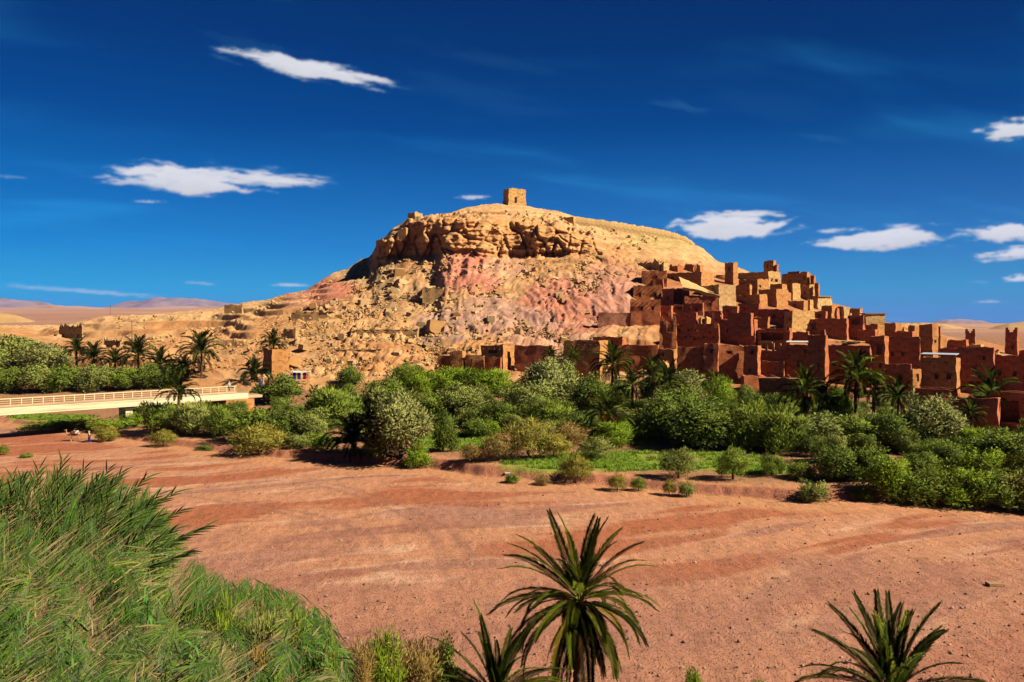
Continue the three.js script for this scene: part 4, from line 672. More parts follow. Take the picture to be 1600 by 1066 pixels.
{
  const N = 5500, inst = new THREE.InstancedMesh((() => { const g = new THREE.IcosahedronGeometry(1, 1), a = g.attributes.position; for (let i = 0; i < a.count; i++) { const f = 0.8 + 0.5 * noise(a.getX(i) * 1.5, a.getY(i) * 1.5, a.getZ(i) * 1.5 + 3); a.setXYZ(i, a.getX(i) * f, a.getY(i) * f * 0.75, a.getZ(i) * f); } g.computeVertexNormals(); return g; })(), mRock[0], N);
  const M = new THREE.Matrix4(), q = new THREE.Quaternion(), e = new THREE.Euler(); let k = 0;
  for (let i = 0; i < 60000 && k < N; i++) {
    const u = 180 + rk() * 830, v = 330 + rk() * 260; const h = hillAt(u, v); if (!h || h.s > 7.4) continue; const cliff = h.s > 4.8 && h.s < 6.2; if (cliff && rk() > 0.12) continue; if (h.s > 5.6 && rk() > 0.35) continue;
    const n = fbm(u * 0.02, v * 0.045, 9, 3); if (rk() > 0.22 + 1.5 * n + 0.35 * Math.exp(-(((u - 650) / 140) ** 2 + ((v - 510) / 70) ** 2))) continue;
    const s = (0.8 + 3.6 * rk() * rk()) * PX(-h.p.z) * 1.15; e.set(rk() * 6, rk() * 6, rk() * 6); q.setFromEuler(e);
    M.compose(h.p.add(V(0, 0.35 + s * 0.2, 0)), q, V(s, s * 0.8, s)); inst.setMatrixAt(k, M); const t = 0.75 + 0.5 * rk(); inst.setColorAt(k, lin(t, t * (0.92 + 0.12 * rk()), t * (0.85 + 0.25 * rk()))); k++;
  }
  inst.count = k; inst.name = 'rubble'; tag(inst, 'small loose rubble strewn over the hillside', null, null, 'stuff'); inst.castShadow = inst.receiveShadow = true; scene.add(inst);
}
{ // stones on the river bed
  const N = 2600, inst = new THREE.InstancedMesh(new THREE.IcosahedronGeometry(1, 0), std({ color: lin(.46, .27, .18) }), N), M = new THREE.Matrix4(), q = new THREE.Quaternion(), e = new THREE.Euler(); let k = 0; const r = rng(12);
  while (k < N) { const d = 41 + 75 * Math.pow(r(), 1.6), u = -100 + 1800 * r(), x = (u - CU) / FPX * d; if (d > bankAt(x) + 1) continue; const near = sstep(75, 45, d); if (r() > 0.25 + 0.75 * near + fbm(x * 0.06, d * 0.06, 2, 3)) continue; const s = 0.025 + 0.10 * Math.pow(r(), 5) + 0.02 * r(); e.set(r() * 6, r() * 6, r() * 6); q.setFromEuler(e); M.compose(V(x, G(x, -d) + s * 0.2, -d), q, V(s * 1.3, s * 0.8, s)); inst.setMatrixAt(k, M); const t = r() < 0.05 ? 1.6 : 0.45 + 0.65 * r(); inst.setColorAt(k, lin(t, t * 1.02, t * 1.06)); k++; }
  inst.name = 'pebbles'; tag(inst, 'scattered pale and dark pebbles on the dry river bed', null, null, 'stuff'); inst.castShadow = inst.receiveShadow = true; scene.add(inst);
}
for (const [u, v, px, l] of [[1555, 916, 34, 'dark low rock lying on the bed near the right edge of the picture'], [1212, 905, 14, 'small pointed rock on the bed above the right palm'], [1205, 1045, 12, 'dark stone on the gravel left of the right palm'], [793, 741, 12, 'pale rock at the foot of the bank in the middle of the river bed'], [706, 733, 10, 'small tan stone at the bank edge right of the big olive tree'], [808, 806, 7, 'small dark stone alone in the middle of the river bed'], [869, 829, 6, 'white stone above the foreground palm'], [600, 811, 5, 'white stone on the left middle of the river bed']]) {
  const d = (() => { for (let d = 42; d < 130; d += 0.2) { const p = P(u, v, d); if (p.y <= G(p.x, p.z)) return d; } return 100; })(), s = px * PX(d) / 2, m = mesh('rock', rockGeos[used.rock % 6 || 0], /white|pale/.test(l) ? mWhite : mRock[3], scene); m.position.copy(P(u, v, d)); m.position.y = G(m.position.x, m.position.z) + s * 0.12; m.scale.set(s, s * 0.5, s * 0.7); tag(m, l, 'rock');
}

// ---------------------------------------------------------------- trees and shrubs of the oasis
function leafQuad(b, p, dir, nrm, len, wid, col) {               // one leaf: a pointed blade with a bent middle
  const s = dir.clone().cross(nrm).normalize(), m = p.clone().addScaledVector(dir, len * 0.45), q = p.clone().addScaledVector(dir, len);
  const i = [p, m.clone().addScaledVector(s, wid / 2), q, m.clone().addScaledVector(s, -wid / 2)].map(x => b.vert(x, nrm, [0, 0], col)); b.quad(i[0], i[1], i[2], i[3]);
}
const rdir = r => { const z = r() * 2 - 1, a = r() * 6.2832, k = Math.sqrt(1 - z * z); return V(k * Math.cos(a), z, k * Math.sin(a)); };
function crown(kind, seed) {                                     // fills a crown one metre wide and one metre high, scaled when placed
  const K = { olive: { cy: .52, ry: .47, n: 84, leaves: 85, cr: .15, len: .060, wid: .023, up: .25, droop: .1, low: -.95 }, tree: { cy: .48, ry: .50, n: 84, leaves: 85, cr: .16, len: .060, wid: .028, up: .15, droop: 0, low: -1.1 }, bush: { cy: .40, ry: .58, n: 54, leaves: 80, cr: .15, len: .066, wid: .026, up: .5, droop: 0, low: -.6 }, tamarisk: { cy: .42, ry: .56, n: 70, leaves: 60, cr: .125, len: .085, wid: .014, up: .9, droop: 0, low: -.6 }, willow: { cy: .42, ry: .56, n: 84, leaves: 75, cr: .14, len: .10, wid: .018, up: 1.3, droop: 0, low: -.8 } }[kind];
  const r = rng(seed), b = new MB(), c0 = V(0, K.cy, 0);
  for (let k = 0; k < K.n; k++) {
    let dr = rdir(r); while (dr.y < K.low) dr = rdir(r);
    const reach = (0.45 + 0.55 * Math.sqrt(r())) * (0.80 + 0.62 * noise(dr.x * 2.4 + seed, dr.y * 2.4, dr.z * 2.4));
    const c = V(dr.x * 0.46 * reach, K.cy + dr.y * K.ry * reach * 0.92, dr.z * 0.46 * reach), cr = K.cr * (0.55 + 0.75 * r()), tone = 0.72 + 0.56 * r(), warm = (r() - 0.5) * 0.18;
    if (c.y < 0.05) c.y = 0.05 + 0.1 * r();
    for (let i = 0; i < K.leaves; i++) {
      const o = rdir(r), q = Math.pow(r(), 0.45), p = c.clone().addScaledVector(o, cr * q); if (p.y < 0.005) continue;
      const dir = o.clone().add(V(0, K.up * (0.6 + 0.8 * r()), 0)).addScaledVector(rdir(r), 0.7).normalize(), t = tone * (0.75 + 0.5 * r());
      const n = rdir(r); n.addScaledVector(dir, -n.dot(dir)).normalize(); if (n.dot(p.clone().sub(c0)) < 0) n.negate(); n.addScaledVector(o, 0.5).addScaledVector(dr, 0.35).normalize();
      leafQuad(b, p, dir, n, K.len * (0.7 + 0.6 * r()), K.wid * (0.7 + 0.6 * r()), [t * (1 + warm), t, t * (1 - warm)]);
    }
  }
  return b.geometry();
}
function trunkGeo(seed) { const r = rng(seed), list = [tube([V(0, -0.06, 0), V(0.02, 0.15, 0.01), V(0.0, 0.34, 0)], 0.045, 0.03, 6, 7)]; for (let k = 0; k < 5; k++) { const a = k * 1.26 + r(), q = 0.18 + 0.14 * r(); list.push(tube([V(0, 0.2 + 0.1 * r(), 0), V(Math.cos(a) * q * 0.5, 0.42, Math.sin(a) * q * 0.5), V(Math.cos(a) * q, 0.62 + 0.2 * r(), Math.sin(a) * q)], 0.026, 0.008, 5, 5)); } return join(list); }
const CROWNS = {}; for (const k of ['olive', 'tree', 'bush', 'tamarisk', 'willow']) CROWNS[k] = [1, 2, 3].map(i => crown(k, i * 31 + k.length * 7));
const TRUNKS = [1, 2, 3].map(i => trunkGeo(i * 17));
const LEAF = { grey: leafMat(.36, .36, .105, .2), sage: leafMat(.34, .37, .080, .2), green: leafMat(.25, .325, .036, .25), deep: leafMat(.185, .245, .030, .25), bright: leafMat(.30, .42, .022, .3), yellow: leafMat(.42, .36, .055, .25), brown: leafMat(.42, .28, .075, .25) };
const rtree = rng(2024);
function tree(u, vT, vB, w, kind, color, label, o = {}) {
  let d = o.d ?? depthAt(u, vB); const p = P(u, vB, d), s = PX(d), H = Math.max(0.4, (vB - vT) * s), W = w * s;
  p.y = Math.min(p.y, (hillAt(u, vB) ? p.y : G(p.x, p.z)) ) - 0.1;
  const small = H < 2.6 || kind === 'bush' || kind === 'tamarisk';
  const g = thing(o.name ?? (small ? 'shrub' : kind === 'olive' ? 'olive_tree' : 'tree'), label, small ? 'shrub' : 'tree', p, rtree() * 6.28, o.group);
  const a = CROWNS[kind][Math.floor(rtree() * 3)], c = mesh(small ? 'foliage' : 'crown', a, LEAF[color], g), hh = EYE - (vT - CV) / FPX * d - p.y; c.scale.set(W * 1.16, hh * 0.97, W * (0.95 + 0.3 * rtree()));
  const t = mesh(small ? 'stem' : 'trunk', TRUNKS[Math.floor(rtree() * 3)], mBark, g); t.scale.set(W * 0.8, hh, W * 0.8);
  return g;
}
const TREES = [
  // front row on the river bank, from the left
  [170, 650, 672, 60, 'bush', 'bright', 'light green scrub under the left span of the bridge'],
  [100, 652, 668, 110, 'bush', 'bright', 'low bright scrub along the bank behind the bridge shadow'],
  [165, 662, 690, 34, 'willow', 'yellow', 'yellow green bush behind the person in blue'],
  [205, 640, 668, 40, 'bush', 'bright', 'bright green bush at the foot of the bridge pier'],
  [255, 668, 699, 46, 'tamarisk', 'yellow', 'dry yellow shrub on the bank right of the bridge pier'],
  [172, 676, 684, 30, 'bush', 'deep', 'flat dark green clump on the sand right of the person in blue'],
  [320, 694, 704, 26, 'bush', 'deep', 'flat green clump on the sand before the bank rocks'],
  [252, 622, 678, 70, 'willow', 'green', 'upright dark green willow right of the bridge pier'],
  [305, 620, 680, 72, 'willow', 'sage', 'grey green willow under the right span of the bridge'],
  [350, 632, 682, 60, 'willow', 'green', 'green willow left of the wide bank thicket'],
  [398, 630, 690, 84, 'tree', 'green', 'broad green tree in the thicket below the bridge end'],
  [452, 632, 692, 76, 'tree', 'deep', 'darker tree right of the thicket below the bridge end'],
  [404, 655, 712, 84, 'tamarisk', 'yellow', 'olive yellow tamarisk standing forward on the sand left of centre'],
  [436, 583, 630, 70, 'tree', 'deep', 'dark green tree beside the bridge end stall'],
  [412, 596, 625, 40, 'bush', 'green', 'small green bush left of the bridge end stall'],
  [487, 640, 694, 60, 'olive', 'sage', 'rounded grey green tree left of the big dark willow'],
  [520, 596, 665, 104, 'willow', 'green', 'tall rounded willow below the rubble slope'],
  [545, 570, 606, 40, 'tree', 'deep', 'small dark tree alone against the rubble slope'],
  [502, 672, 704, 44, 'bush', 'bright', 'bright bush at the bank left of the dark palm clump'],
  [470, 672, 700, 40, 'bush', 'sage', 'small grey bush at the bank end of the thicket'],
  [592, 660, 716, 44, 'tree', 'deep', 'dark tree squeezed between the dark palm clump and the big olive'],
  [627, 606, 716, 118, 'olive', 'grey', 'biggest grey green olive tree at the edge of the sand'],
  [652, 690, 731, 42, 'bush', 'bright', 'bright green shrub at the foot of the biggest olive tree'],
  [692, 636, 706, 42, 'tree', 'deep', 'slim dark green tree right of the biggest olive'],
  [716, 596, 656, 92, 'olive', 'sage', 'silvery olive behind the small green lawn'],
  [742, 650, 684, 46, 'tree', 'green', 'small round green tree on the lawn'],
  [768, 652, 682, 30, 'bush', 'bright', 'bright round bush right of the lawn'],
  [738, 690, 722, 40, 'tamarisk', 'brown', 'brownish shrub at the bank right of the lawn'],
  [776, 672, 722, 50, 'tamarisk', 'brown', 'rusty tamarisk in front of the big yellow tamarisk'],
  [824, 646, 717, 84, 'tamarisk', 'yellow', 'big yellow brown tamarisk in the middle of the bank'],
  [866, 668, 718, 54, 'tamarisk', 'yellow', 'yellow green tamarisk right of the big yellow brown one'],
  [886, 654, 702, 64, 'tamarisk', 'brown', 'pale brown tamarisk behind the grass strip'],
  [932, 678, 718, 60, 'tamarisk', 'sage', 'grey green tamarisk at the left end of the long grass strip'],
  [900, 702, 756, 54, 'tamarisk', 'yellow', 'shrub standing forward on the sand before the grass strip'],
  [800, 738, 756, 26, 'bush', 'green', 'tiny green shrub at the foot of the bank in the centre'],
  [848, 742, 758, 26, 'tamarisk', 'brown', 'tiny brown shrub left of the forward sand shrub'],
  [965, 736, 768, 30, 'tamarisk', 'yellow', 'first of three small shrubs on the sand below the grass strip, the left one'],
  [998, 742, 768, 28, 'tamarisk', 'green', 'middle of three small shrubs on the sand below the grass strip'],
  [1046, 746, 774, 22, 'tamarisk', 'yellow', 'thin shrub left of the round dark shrub below the grass strip'],
  [1073, 746, 776, 28, 'bush', 'sage', 'round dark shrub at the right end below the grass strip'],
  [1060, 692, 748, 60, 'tamarisk', 'sage', 'open feathery small tree on the grass strip, leftmost of its row'],
  [1146, 688, 750, 58, 'tamarisk', 'green', 'dark feathery small tree on the grass strip right of the open one'],
  [1206, 702, 744, 38, 'tamarisk', 'green', 'narrow feathery shrub right on the bright grass'],
  [1251, 712, 748, 46, 'bush', 'green', 'round shrub at the right end of the bright grass'],
  [1270, 744, 786, 48, 'bush', 'sage', 'single round shrub casting its shadow on bare sand at right'],
  [1312, 692, 752, 72, 'tree', 'deep', 'dark tree standing right of the bright grass'],
  [1358, 690, 752, 60, 'tree', 'green', 'green tree behind the right bank hedge'],
  [1348, 760, 782, 36, 'bush', 'deep', 'small dark shrub at the left foot of the right bank hedge'],
  [1388, 702, 780, 80, 'bush', 'bright', 'yellow green bush starting the right bank hedge'],
  [1440, 726, 786, 84, 'bush', 'green', 'green bush second in the right bank hedge'],
  [1498, 722, 790, 88, 'bush', 'bright', 'light bush in the middle of the right bank hedge'],
  [1552, 726, 792, 86, 'bush', 'green', 'green bush near the right end of the bank hedge'],
  [1606, 736, 796, 70, 'bush', 'yellow', 'yellow bush where the bank hedge leaves the picture'],
  [1650, 720, 800, 100, 'bush', 'green', 'bush of the bank hedge beyond the right edge'],
  [1440, 702, 742, 54, 'tree', 'green', 'round green tree behind the middle of the bank hedge'],
  [1480, 690, 740, 50, 'tree', 'deep', 'dark round tree between the hedge and the pale olive'],
  [1530, 690, 745, 70, 'bush', 'bright', 'bright green bush before the right reed clump'],
  // second row
  [960, 652, 698, 62, 'willow', 'bright', 'fresh green willow bush right of the date palm with orange fruit'],
  [1000, 650, 690, 50, 'tree', 'green', 'green tree at the left end of the dark middle thicket'],
  [1035, 618, 690, 90, 'tree', 'deep', 'dark tree at the left of the dark middle thicket'],
  [1092, 622, 702, 104, 'tree', 'deep', 'broadest dark tree of the middle thicket'],
  [1062, 600, 660, 80, 'tree', 'green', 'green tree rising behind the middle thicket'],
  [1165, 626, 700, 92, 'willow', 'green', 'rounded green willow in the middle thicket'],
  [1216, 632, 706, 84, 'willow', 'green', 'twin rounded willow right of the first in the middle thicket'],
  [1268, 640, 702, 90, 'tree', 'sage', 'grey green tree in the right of the middle thicket'],
  [1330, 642, 702, 92, 'tree', 'green', 'full green tree left of the dark gap in the right thicket'],
  [1388, 640, 706, 76, 'tree', 'deep', 'dark tree left of the pale olive'],
  [1462, 614, 704, 104, 'olive', 'grey', 'pale grey olive in front of the lower garden wall at right'],
  [1420, 650, 700, 60, 'willow', 'sage', 'grey willow leaning on the pale olive from the left'],
  [1512, 662, 706, 60, 'willow', 'bright', 'vivid green reed clump right of the pale olive'],
  [1572, 662, 738, 96, 'tree', 'green', 'spreading green tree at the right edge'],
  [1612, 650, 730, 60, 'tree', 'deep', 'dark tree cut by the right edge of the picture'],
  [1304, 608, 660, 32, 'willow', 'bright', 'slim light green poplar between the front row palms'],
  [1320, 614, 660, 26, 'willow', 'bright', 'second slim poplar, a little lower, right beside the first'],
  [1072, 574, 632, 76, 'olive', 'grey', 'pale olive tree before the plain dark house'],
  [1030, 584, 636, 56, 'olive', 'sage', 'dull olive tree left of the pale one under the small bright-walled house'],
  [1124, 582, 642, 62, 'tamarisk', 'bright', 'yellow green feathery tree under the broad front tower'],
  [1180, 612, 640, 40, 'tree', 'deep', 'small dark tree at the foot of the front corner tower'],
  [1216, 610, 645, 50, 'tree', 'deep', 'dark tree before the very dark garden wall'],
  [854, 556, 640, 104, 'olive', 'grey', 'tall grey green olive in front of the lower row of houses'],
  [884, 562, 630, 56, 'olive', 'sage', 'grey olive overlapping the tall one on its right'],
  [826, 596, 655, 90, 'olive', 'sage', 'lower silvery tree left of the dark hollow'],
  [858, 618, 672, 84, 'willow', 'green', 'rounded smooth green tree right of the silvery tree'],
  [924, 584, 652, 64, 'tree', 'deep', 'dark tree left of the date palm with orange fruit'],
  [908, 640, 680, 50, 'tree', 'deep', 'dark low tree under the second fruiting palm'],
  [960, 596, 640, 50, 'tree', 'deep', 'dark undergrowth tree at the foot of the tall fruiting palm'],
  [780, 620, 668, 60, 'tree', 'deep', 'deep green tree in the shade left of the silvery tree'],
  [700, 572, 615, 80, 'willow', 'bright', 'bright yellow green willow thicket below the lower row, left piece'],
  [762, 570, 616, 76, 'willow', 'bright', 'bright yellow green willow thicket below the lower row, right piece'],
  [650, 572, 622, 60, 'willow', 'bright', 'yellow green willow at the left end of the bright thicket'],
  [600, 586, 640, 66, 'tree', 'green', 'green tree between the rubble slope and the biggest olive'],
  [636, 564, 600, 46, 'tree', 'green', 'small green tree right below the rubble slope'],
  [672, 610, 660, 60, 'tree', 'green', 'green tree behind the right shoulder of the biggest olive'],
  [560, 640, 690, 60, 'olive', 'sage', 'grey green tree behind the dark palm clump'],
  // left side, beyond the bridge
  [18, 520, 582, 92, 'olive', 'sage', 'pale green tree at the left edge beyond the bridge'],
  [66, 532, 586, 76, 'olive', 'grey', 'pale grey tree second from the left edge beyond the bridge'],
  [-40, 520, 600, 90, 'olive', 'sage', 'tree just outside the left edge beyond the bridge'],
  [12, 568, 614, 54, 'tree', 'green', 'hedge tree at the left edge behind the bridge railing'],
  [58, 566, 613, 56, 'tree', 'sage', 'second hedge tree from the left behind the bridge railing'],
  [104, 566, 612, 56, 'tree', 'green', 'third hedge tree from the left behind the bridge railing'],
  [150, 566, 611, 56, 'tree', 'sage', 'fourth hedge tree from the left behind the bridge railing'],
  [194, 568, 609, 54, 'tree', 'green', 'last hedge tree before the dark palms behind the railing'],
  [232, 566, 607, 46, 'tree', 'deep', 'dark tree under the palms behind the railing'],
  [272, 560, 604, 52, 'tree', 'deep', 'dark tree left of the tall left palm'],
  [82, 552, 584, 56, 'tree', 'deep', 'dark tree behind the left hedge'],
  [352, 572, 592, 26, 'bush', 'bright', 'light green bush by the rocks left of the lone mud tower'],
  [1040, 374, 388, 1, 'bush', 'yellow', 'x'],
].filter(t => t[6] !== 'x');
for (const [u, a, b, w, k, c, l] of TREES) tree(u, a, b, w, k, c, l);

// ---------------------------------------------------------------- palms
// A frond: an arching midrib with two rows of narrow leaflets swept towards its tip.
function frondGeo(L, rise, bendDown, pairs, lw, seed, sweep = 0.9, vee = 0.45, wide = 0.17) {
  const r = rng(seed), b = new MB(), pts = []; for (let i = 0; i <= 8; i++) { const t = i / 8, a = rise - bendDown * t * t * 0.9; const q = pts[i - 1] ?? V(0, 0, 0); pts.push(i ? q.clone().add(V(0, Math.sin(a), Math.cos(a)).multiplyScalar(L / 8)) : V(0, 0, 0)); }
  const c = new THREE.CatmullRomCurve3(pts), side = V(1, 0, 0), twist = (r() - 0.5) * 0.5;
  const rib = [.55, .50, .16], N = 10;
  for (let i = 0; i <= N; i++) { const t = i / N, p = c.getPointAt(t), g = c.getTangentAt(t), n = g.clone().cross(side).normalize(), w = mix(0.020, 0.004, t) * L / 2.6; b.vert(p.clone().addScaledVector(side, -w), n, [0, 0], rib.map(x => x * 2)); b.vert(p.clone().addScaledVector(n, -w), n, [0, 0], rib.map(x => x * 1.4)); b.vert(p.clone().addScaledVector(side, w), n, [0, 0], rib.map(x => x * 2)); }
  for (let i = 0; i < N; i++) { const a = i * 3; b.quad(a, a + 1, a + 4, a + 3); b.quad(a + 1, a + 2, a + 5, a + 4); }
  for (let k = 0; k < pairs; k++) for (const s of [-1, 1]) {
    const t = 0.14 + 0.86 * (k + r() * 0.5) / pairs, p = c.getPointAt(Math.min(1, t)), g = c.getTangentAt(Math.min(1, t)), n = g.clone().cross(side).multiplyScalar(-1).normalize(); if (n.y < 0) n.negate();
    const len = L * wide * (0.35 + 0.9 * Math.sin(Math.PI * Math.min(1, 0.22 + t * 0.70))) * (0.85 + 0.3 * r());
    const dir = side.clone().multiplyScalar(s * (1.0 - 0.35 * t)).addScaledVector(g, sweep + 0.5 * t + (r() - 0.5) * 0.3).addScaledVector(n, vee * (0.6 + 0.8 * r())).normalize();
    const up = g.clone().cross(dir).normalize().multiplyScalar(s), tone = 0.75 + 0.5 * r(), col = [tone * (r() < 0.1 ? 1.7 : 1), tone, tone * 0.9];
    const e = p.clone().addScaledVector(dir, len); e.y -= len * 0.12; dir.copy(e).sub(p).normalize(); up.addScaledVector(dir, -up.dot(dir)).normalize(); const m = p.clone().lerp(e, 0.5), w = lw * (0.8 + 0.4 * r()), q = up.clone().cross(dir).normalize();
    const v = [p, m.clone().addScaledVector(q, w / 2), e, m.clone().addScaledVector(q, -w / 2)].map(x => b.vert(x, up, [0, 0], col)); b.quad(v[0], v[1], v[2], v[3]);
  }
  return b.geometry();
}
const mFrond = leafMat(.24, .29, .042, 0.25), mFrondYoung = leafMat(.26, .36, .042, 0.3), mFrondDark = leafMat(.12, .175, .036, 0.22), mDead = leafMat(.34, .20, .08, 0.2), mDate = std({ color: lin(.95, .32, .02) }), mPalmBark = std({ color: lin(.17, .105, .06), map: mudMap, bumpMap: mudBump, bumpScale: 0.08 });
const midFronds = [0, 1, 2, 3].map(k => frondGeo(1, [1.40, 1.05, 0.65, 0.2][k], [0.8, 1.3, 1.6, 1.4][k], 26, 0.034, 300 + k));
const midDead = frondGeo(1, -0.7, 0.9, 16, 0.028, 330, 1.4, 0.1);
const dateGeo = (() => { const r = rng(8), l = []; for (let i = 0; i < 26; i++) { const g = new THREE.IcosahedronGeometry(0.045, 0); g.translate((r() - 0.5) * 0.22, -0.25 * r() - 0.02, (r() - 0.5) * 0.22); l.push(g); } l.push(tube([V(0, 0.22, -0.15), V(0, 0.18, -0.02), V(0, 0, 0)], 0.02, 0.012, 5, 5)); return join(l); })();
function palmTrunk(h, r0, seed) { const b = new MB(), n = Math.max(8, Math.round(h / 0.16)), sides = 11; for (let i = 0; i <= n; i++) for (let k = 0; k <= sides; k++) { const t = i / n, a = k / sides * 6.2832 + (i % 2) * 0.28, rr = r0 * (1.25 - 0.3 * t) * (1 + 0.16 * (i % 2 ? 1 : -1) * (0.6 + 0.6 * noise(k * 1.9, i * 1.3, seed))); b.vert(V(Math.cos(a) * rr + 0.12 * h * 0.15 * Math.sin(t * 2), t * h, Math.sin(a) * rr), null, [k / sides, t * h / 2]); } for (let i = 0; i < n; i++) for (let k = 0; k < sides; k++) { const a = i * (sides + 1) + k; b.quad(a, a + 1, a + sides + 2, a + sides + 1); } return b.geometry(); }
let palmSeed = 50;
function palm(u, v, px, vB, label, o = {}) {                     // u, v: heart of the crown; px: frond length
  const d = o.d ?? depthAt(u, vB), p = P(u, vB, d), top = P(u, v, d), r = rng(palmSeed++), L = px * PX(d) * 1.12; p.y = Math.min(p.y, G(p.x, p.z) + 0.5 + (hillAt(u, vB) ? 40 : 0)) - 0.3;
  const g = thing(o.name ?? 'palm_tree', label, 'palm', p, r() * 6.28, o.group), h = Math.max(0.3, top.y - p.y);
  mesh('trunk', palmTrunk(h, 0.22, palmSeed), mPalmBark, g);
  const n = o.n ?? 40, mats = o.dark ? [mFrondDark, mFrondDark, mFrond] : [mFrond, mFrondYoung, mFrondDark];
  for (let i = 0; i < n; i++) { const t = i / n, k = Math.min(3, Math.floor(t * 4.2)); const f = mesh('frond', midFronds[k], mats[Math.floor(r() * 3)], g); f.position.y = h - 0.05; f.rotation.set(0, i * 2.39996 + r() * 0.4, 0); f.rotation.order = 'YXZ'; f.rotation.x = (r() - 0.5) * 0.35; f.scale.setScalar(L * (0.8 + 0.35 * r())); }
  for (let i = 0; i < (o.dead ?? 7); i++) { const f = mesh('dead_frond', midDead, mDead, g); f.position.y = h - 0.15; f.rotation.y = i * 2.4 + r(); f.scale.setScalar(L * (0.6 + 0.3 * r())); }
  for (let i = 0; i < (o.dates ?? 0); i++) { const a = r() * 6.28, f = mesh('date_cluster', dateGeo, mDate, g); f.position.set(Math.cos(a) * L * 0.18, h - 0.06 * L, Math.sin(a) * L * 0.18); f.rotation.y = -a + Math.PI / 2; f.scale.setScalar(L * 0.55); }
  return g;
}
const PALMS = [
  [958, 570, 34, 640, 'tall date palm with orange fruit before the bright-walled lower house', { dates: 5, dead: 12 }],
  [1020, 582, 26, 640, 'young palm right of the tall fruiting palm', {}],
  [988, 604, 28, 650, 'dark palm between the tall fruiting palm and the olive', { dark: 1 }],
  [950, 648, 40, 692, 'low spreading palm with orange fruit in the second row', { dates: 4, dead: 8 }],
  [895, 560, 18, 610, 'small palm crown above the tall olive, right one of two', { dead: 3 }],
  [861, 556, 16, 610, 'small palm crown above the tall olive, left one of two', { dead: 3 }],
  [1043, 602, 34, 650, 'fresh green palm below the young palm', {}],
  [1118, 600, 24, 640, 'palm half hidden in the yellow green tree', {}],
  [1258, 614, 40, 665, 'bushy palm before the tall dark tower', { dates: 1 }],
  [1286, 630, 28, 665, 'lower palm right beside the bushy one', { dark: 1 }],
  [1338, 592, 44, 668, 'biggest palm of the right front row with dead brown leaves', { dates: 4, dead: 16 }],
  [1366, 606, 30, 665, 'palm overlapping the biggest palm on its right', {}],
  [1404, 622, 30, 668, 'dark palm left of the orange front house', { dark: 1 }],
  [1548, 622, 44, 672, 'palm with a bare trunk before the archway at right', { dead: 10 }],
  [1518, 650, 24, 680, 'low dark palm left of the palm with the bare trunk', { dark: 1 }],
  [552, 690, 44, 716, 'dark spiky palm clump left of the biggest olive', { dark: 1, dead: 4 }],
  [576, 668, 36, 714, 'second dark palm of the clump left of the biggest olive', { dark: 1 }],
  [314, 552, 34, 604, 'tall left palm below the terraces', { dead: 9 }],
  [288, 580, 24, 604, 'short palm in front of the tall left palm', { dark: 1 }],
  [216, 556, 30, 600, 'dark palm below the low ruin wall', { dark: 1, dates: 2 }],
  [250, 572, 28, 602, 'palm between the dark palm and the tall left palm', { dates: 2 }],
  [180, 566, 24, 602, 'palm with orange fruit among the left hedge', { dates: 3 }],
  [146, 560, 26, 600, 'palm with bright orange fruit right of the first left palm', { dates: 4, dark: 1 }],
  [120, 548, 22, 600, 'first palm from the left beyond the bridge', { dead: 3 }],
  [398, 584, 26, 606, 'palm at the left foot of the lone mud tower', { dark: 1 }],
  [427, 540, 24, 590, 'palm crown rising behind the lone mud tower', { dead: 2, d: 198 }],
  [280, 616, 30, 640, 'dark palm standing in front of the bridge railing', { dark: 1, dead: 0, d: 131 }],
];
for (const [u, v, px, vB, l, o] of PALMS) palm(u, v, px, vB, l, o);

// grass on the watered plots
{
  const g = (() => { const b = new MB(), r = rng(4); for (let i = 0; i < 7; i++) { const a = r() * 6.28, p = V(Math.cos(a) * 0.3 * r(), 0, Math.sin(a) * 0.3 * r()), t = 0.8 + 0.4 * r(); leafQuad(b, p, V((r() - 0.5) * 0.9, 1, (r() - 0.5) * 0.9).normalize(), V(r() - 0.5, 0.6, r() - 0.5).normalize(), 0.5, 0.07, [t, t, t]); } return b.geometry(); })();
  const N = 16000, inst = new THREE.InstancedMesh(g, leafMat(.30, .46, .03, 0.3), N), M = new THREE.Matrix4(), q = new THREE.Quaternion(), r = rng(61); let k = 0;
  for (let i = 0; i < 200000 && k < N; i++) { const gs = GRASS[Math.floor(r() * GRASS.length)], u = gs[0] + (r() * 2 - 1) * gs[2] * 1.1, v = gs[1] + (r() * 2 - 1) * gs[3] * 1.1; if (inGrass(u, v) < r()) continue; const d = depthAt(u, v), p = P(u, v, d); if (d - bankAt(p.x) < 2 || fbm(p.x * 0.2, p.z * 0.4, 3, 3) < -0.12) continue; p.y = G(p.x, p.z); q.setFromAxisAngle(V(0, 1, 0), r() * 6.28); const s = 0.5 + 0.7 * r(); M.compose(p, q, V(s, s * 0.8, s)); inst.setMatrixAt(k++, M); }
  inst.count = k; inst.name = 'grass'; inst.castShadow = inst.receiveShadow = true; tag(inst, 'bright green grass on the watered plots behind the bank', null, null, 'stuff'); scene.add(inst);
}

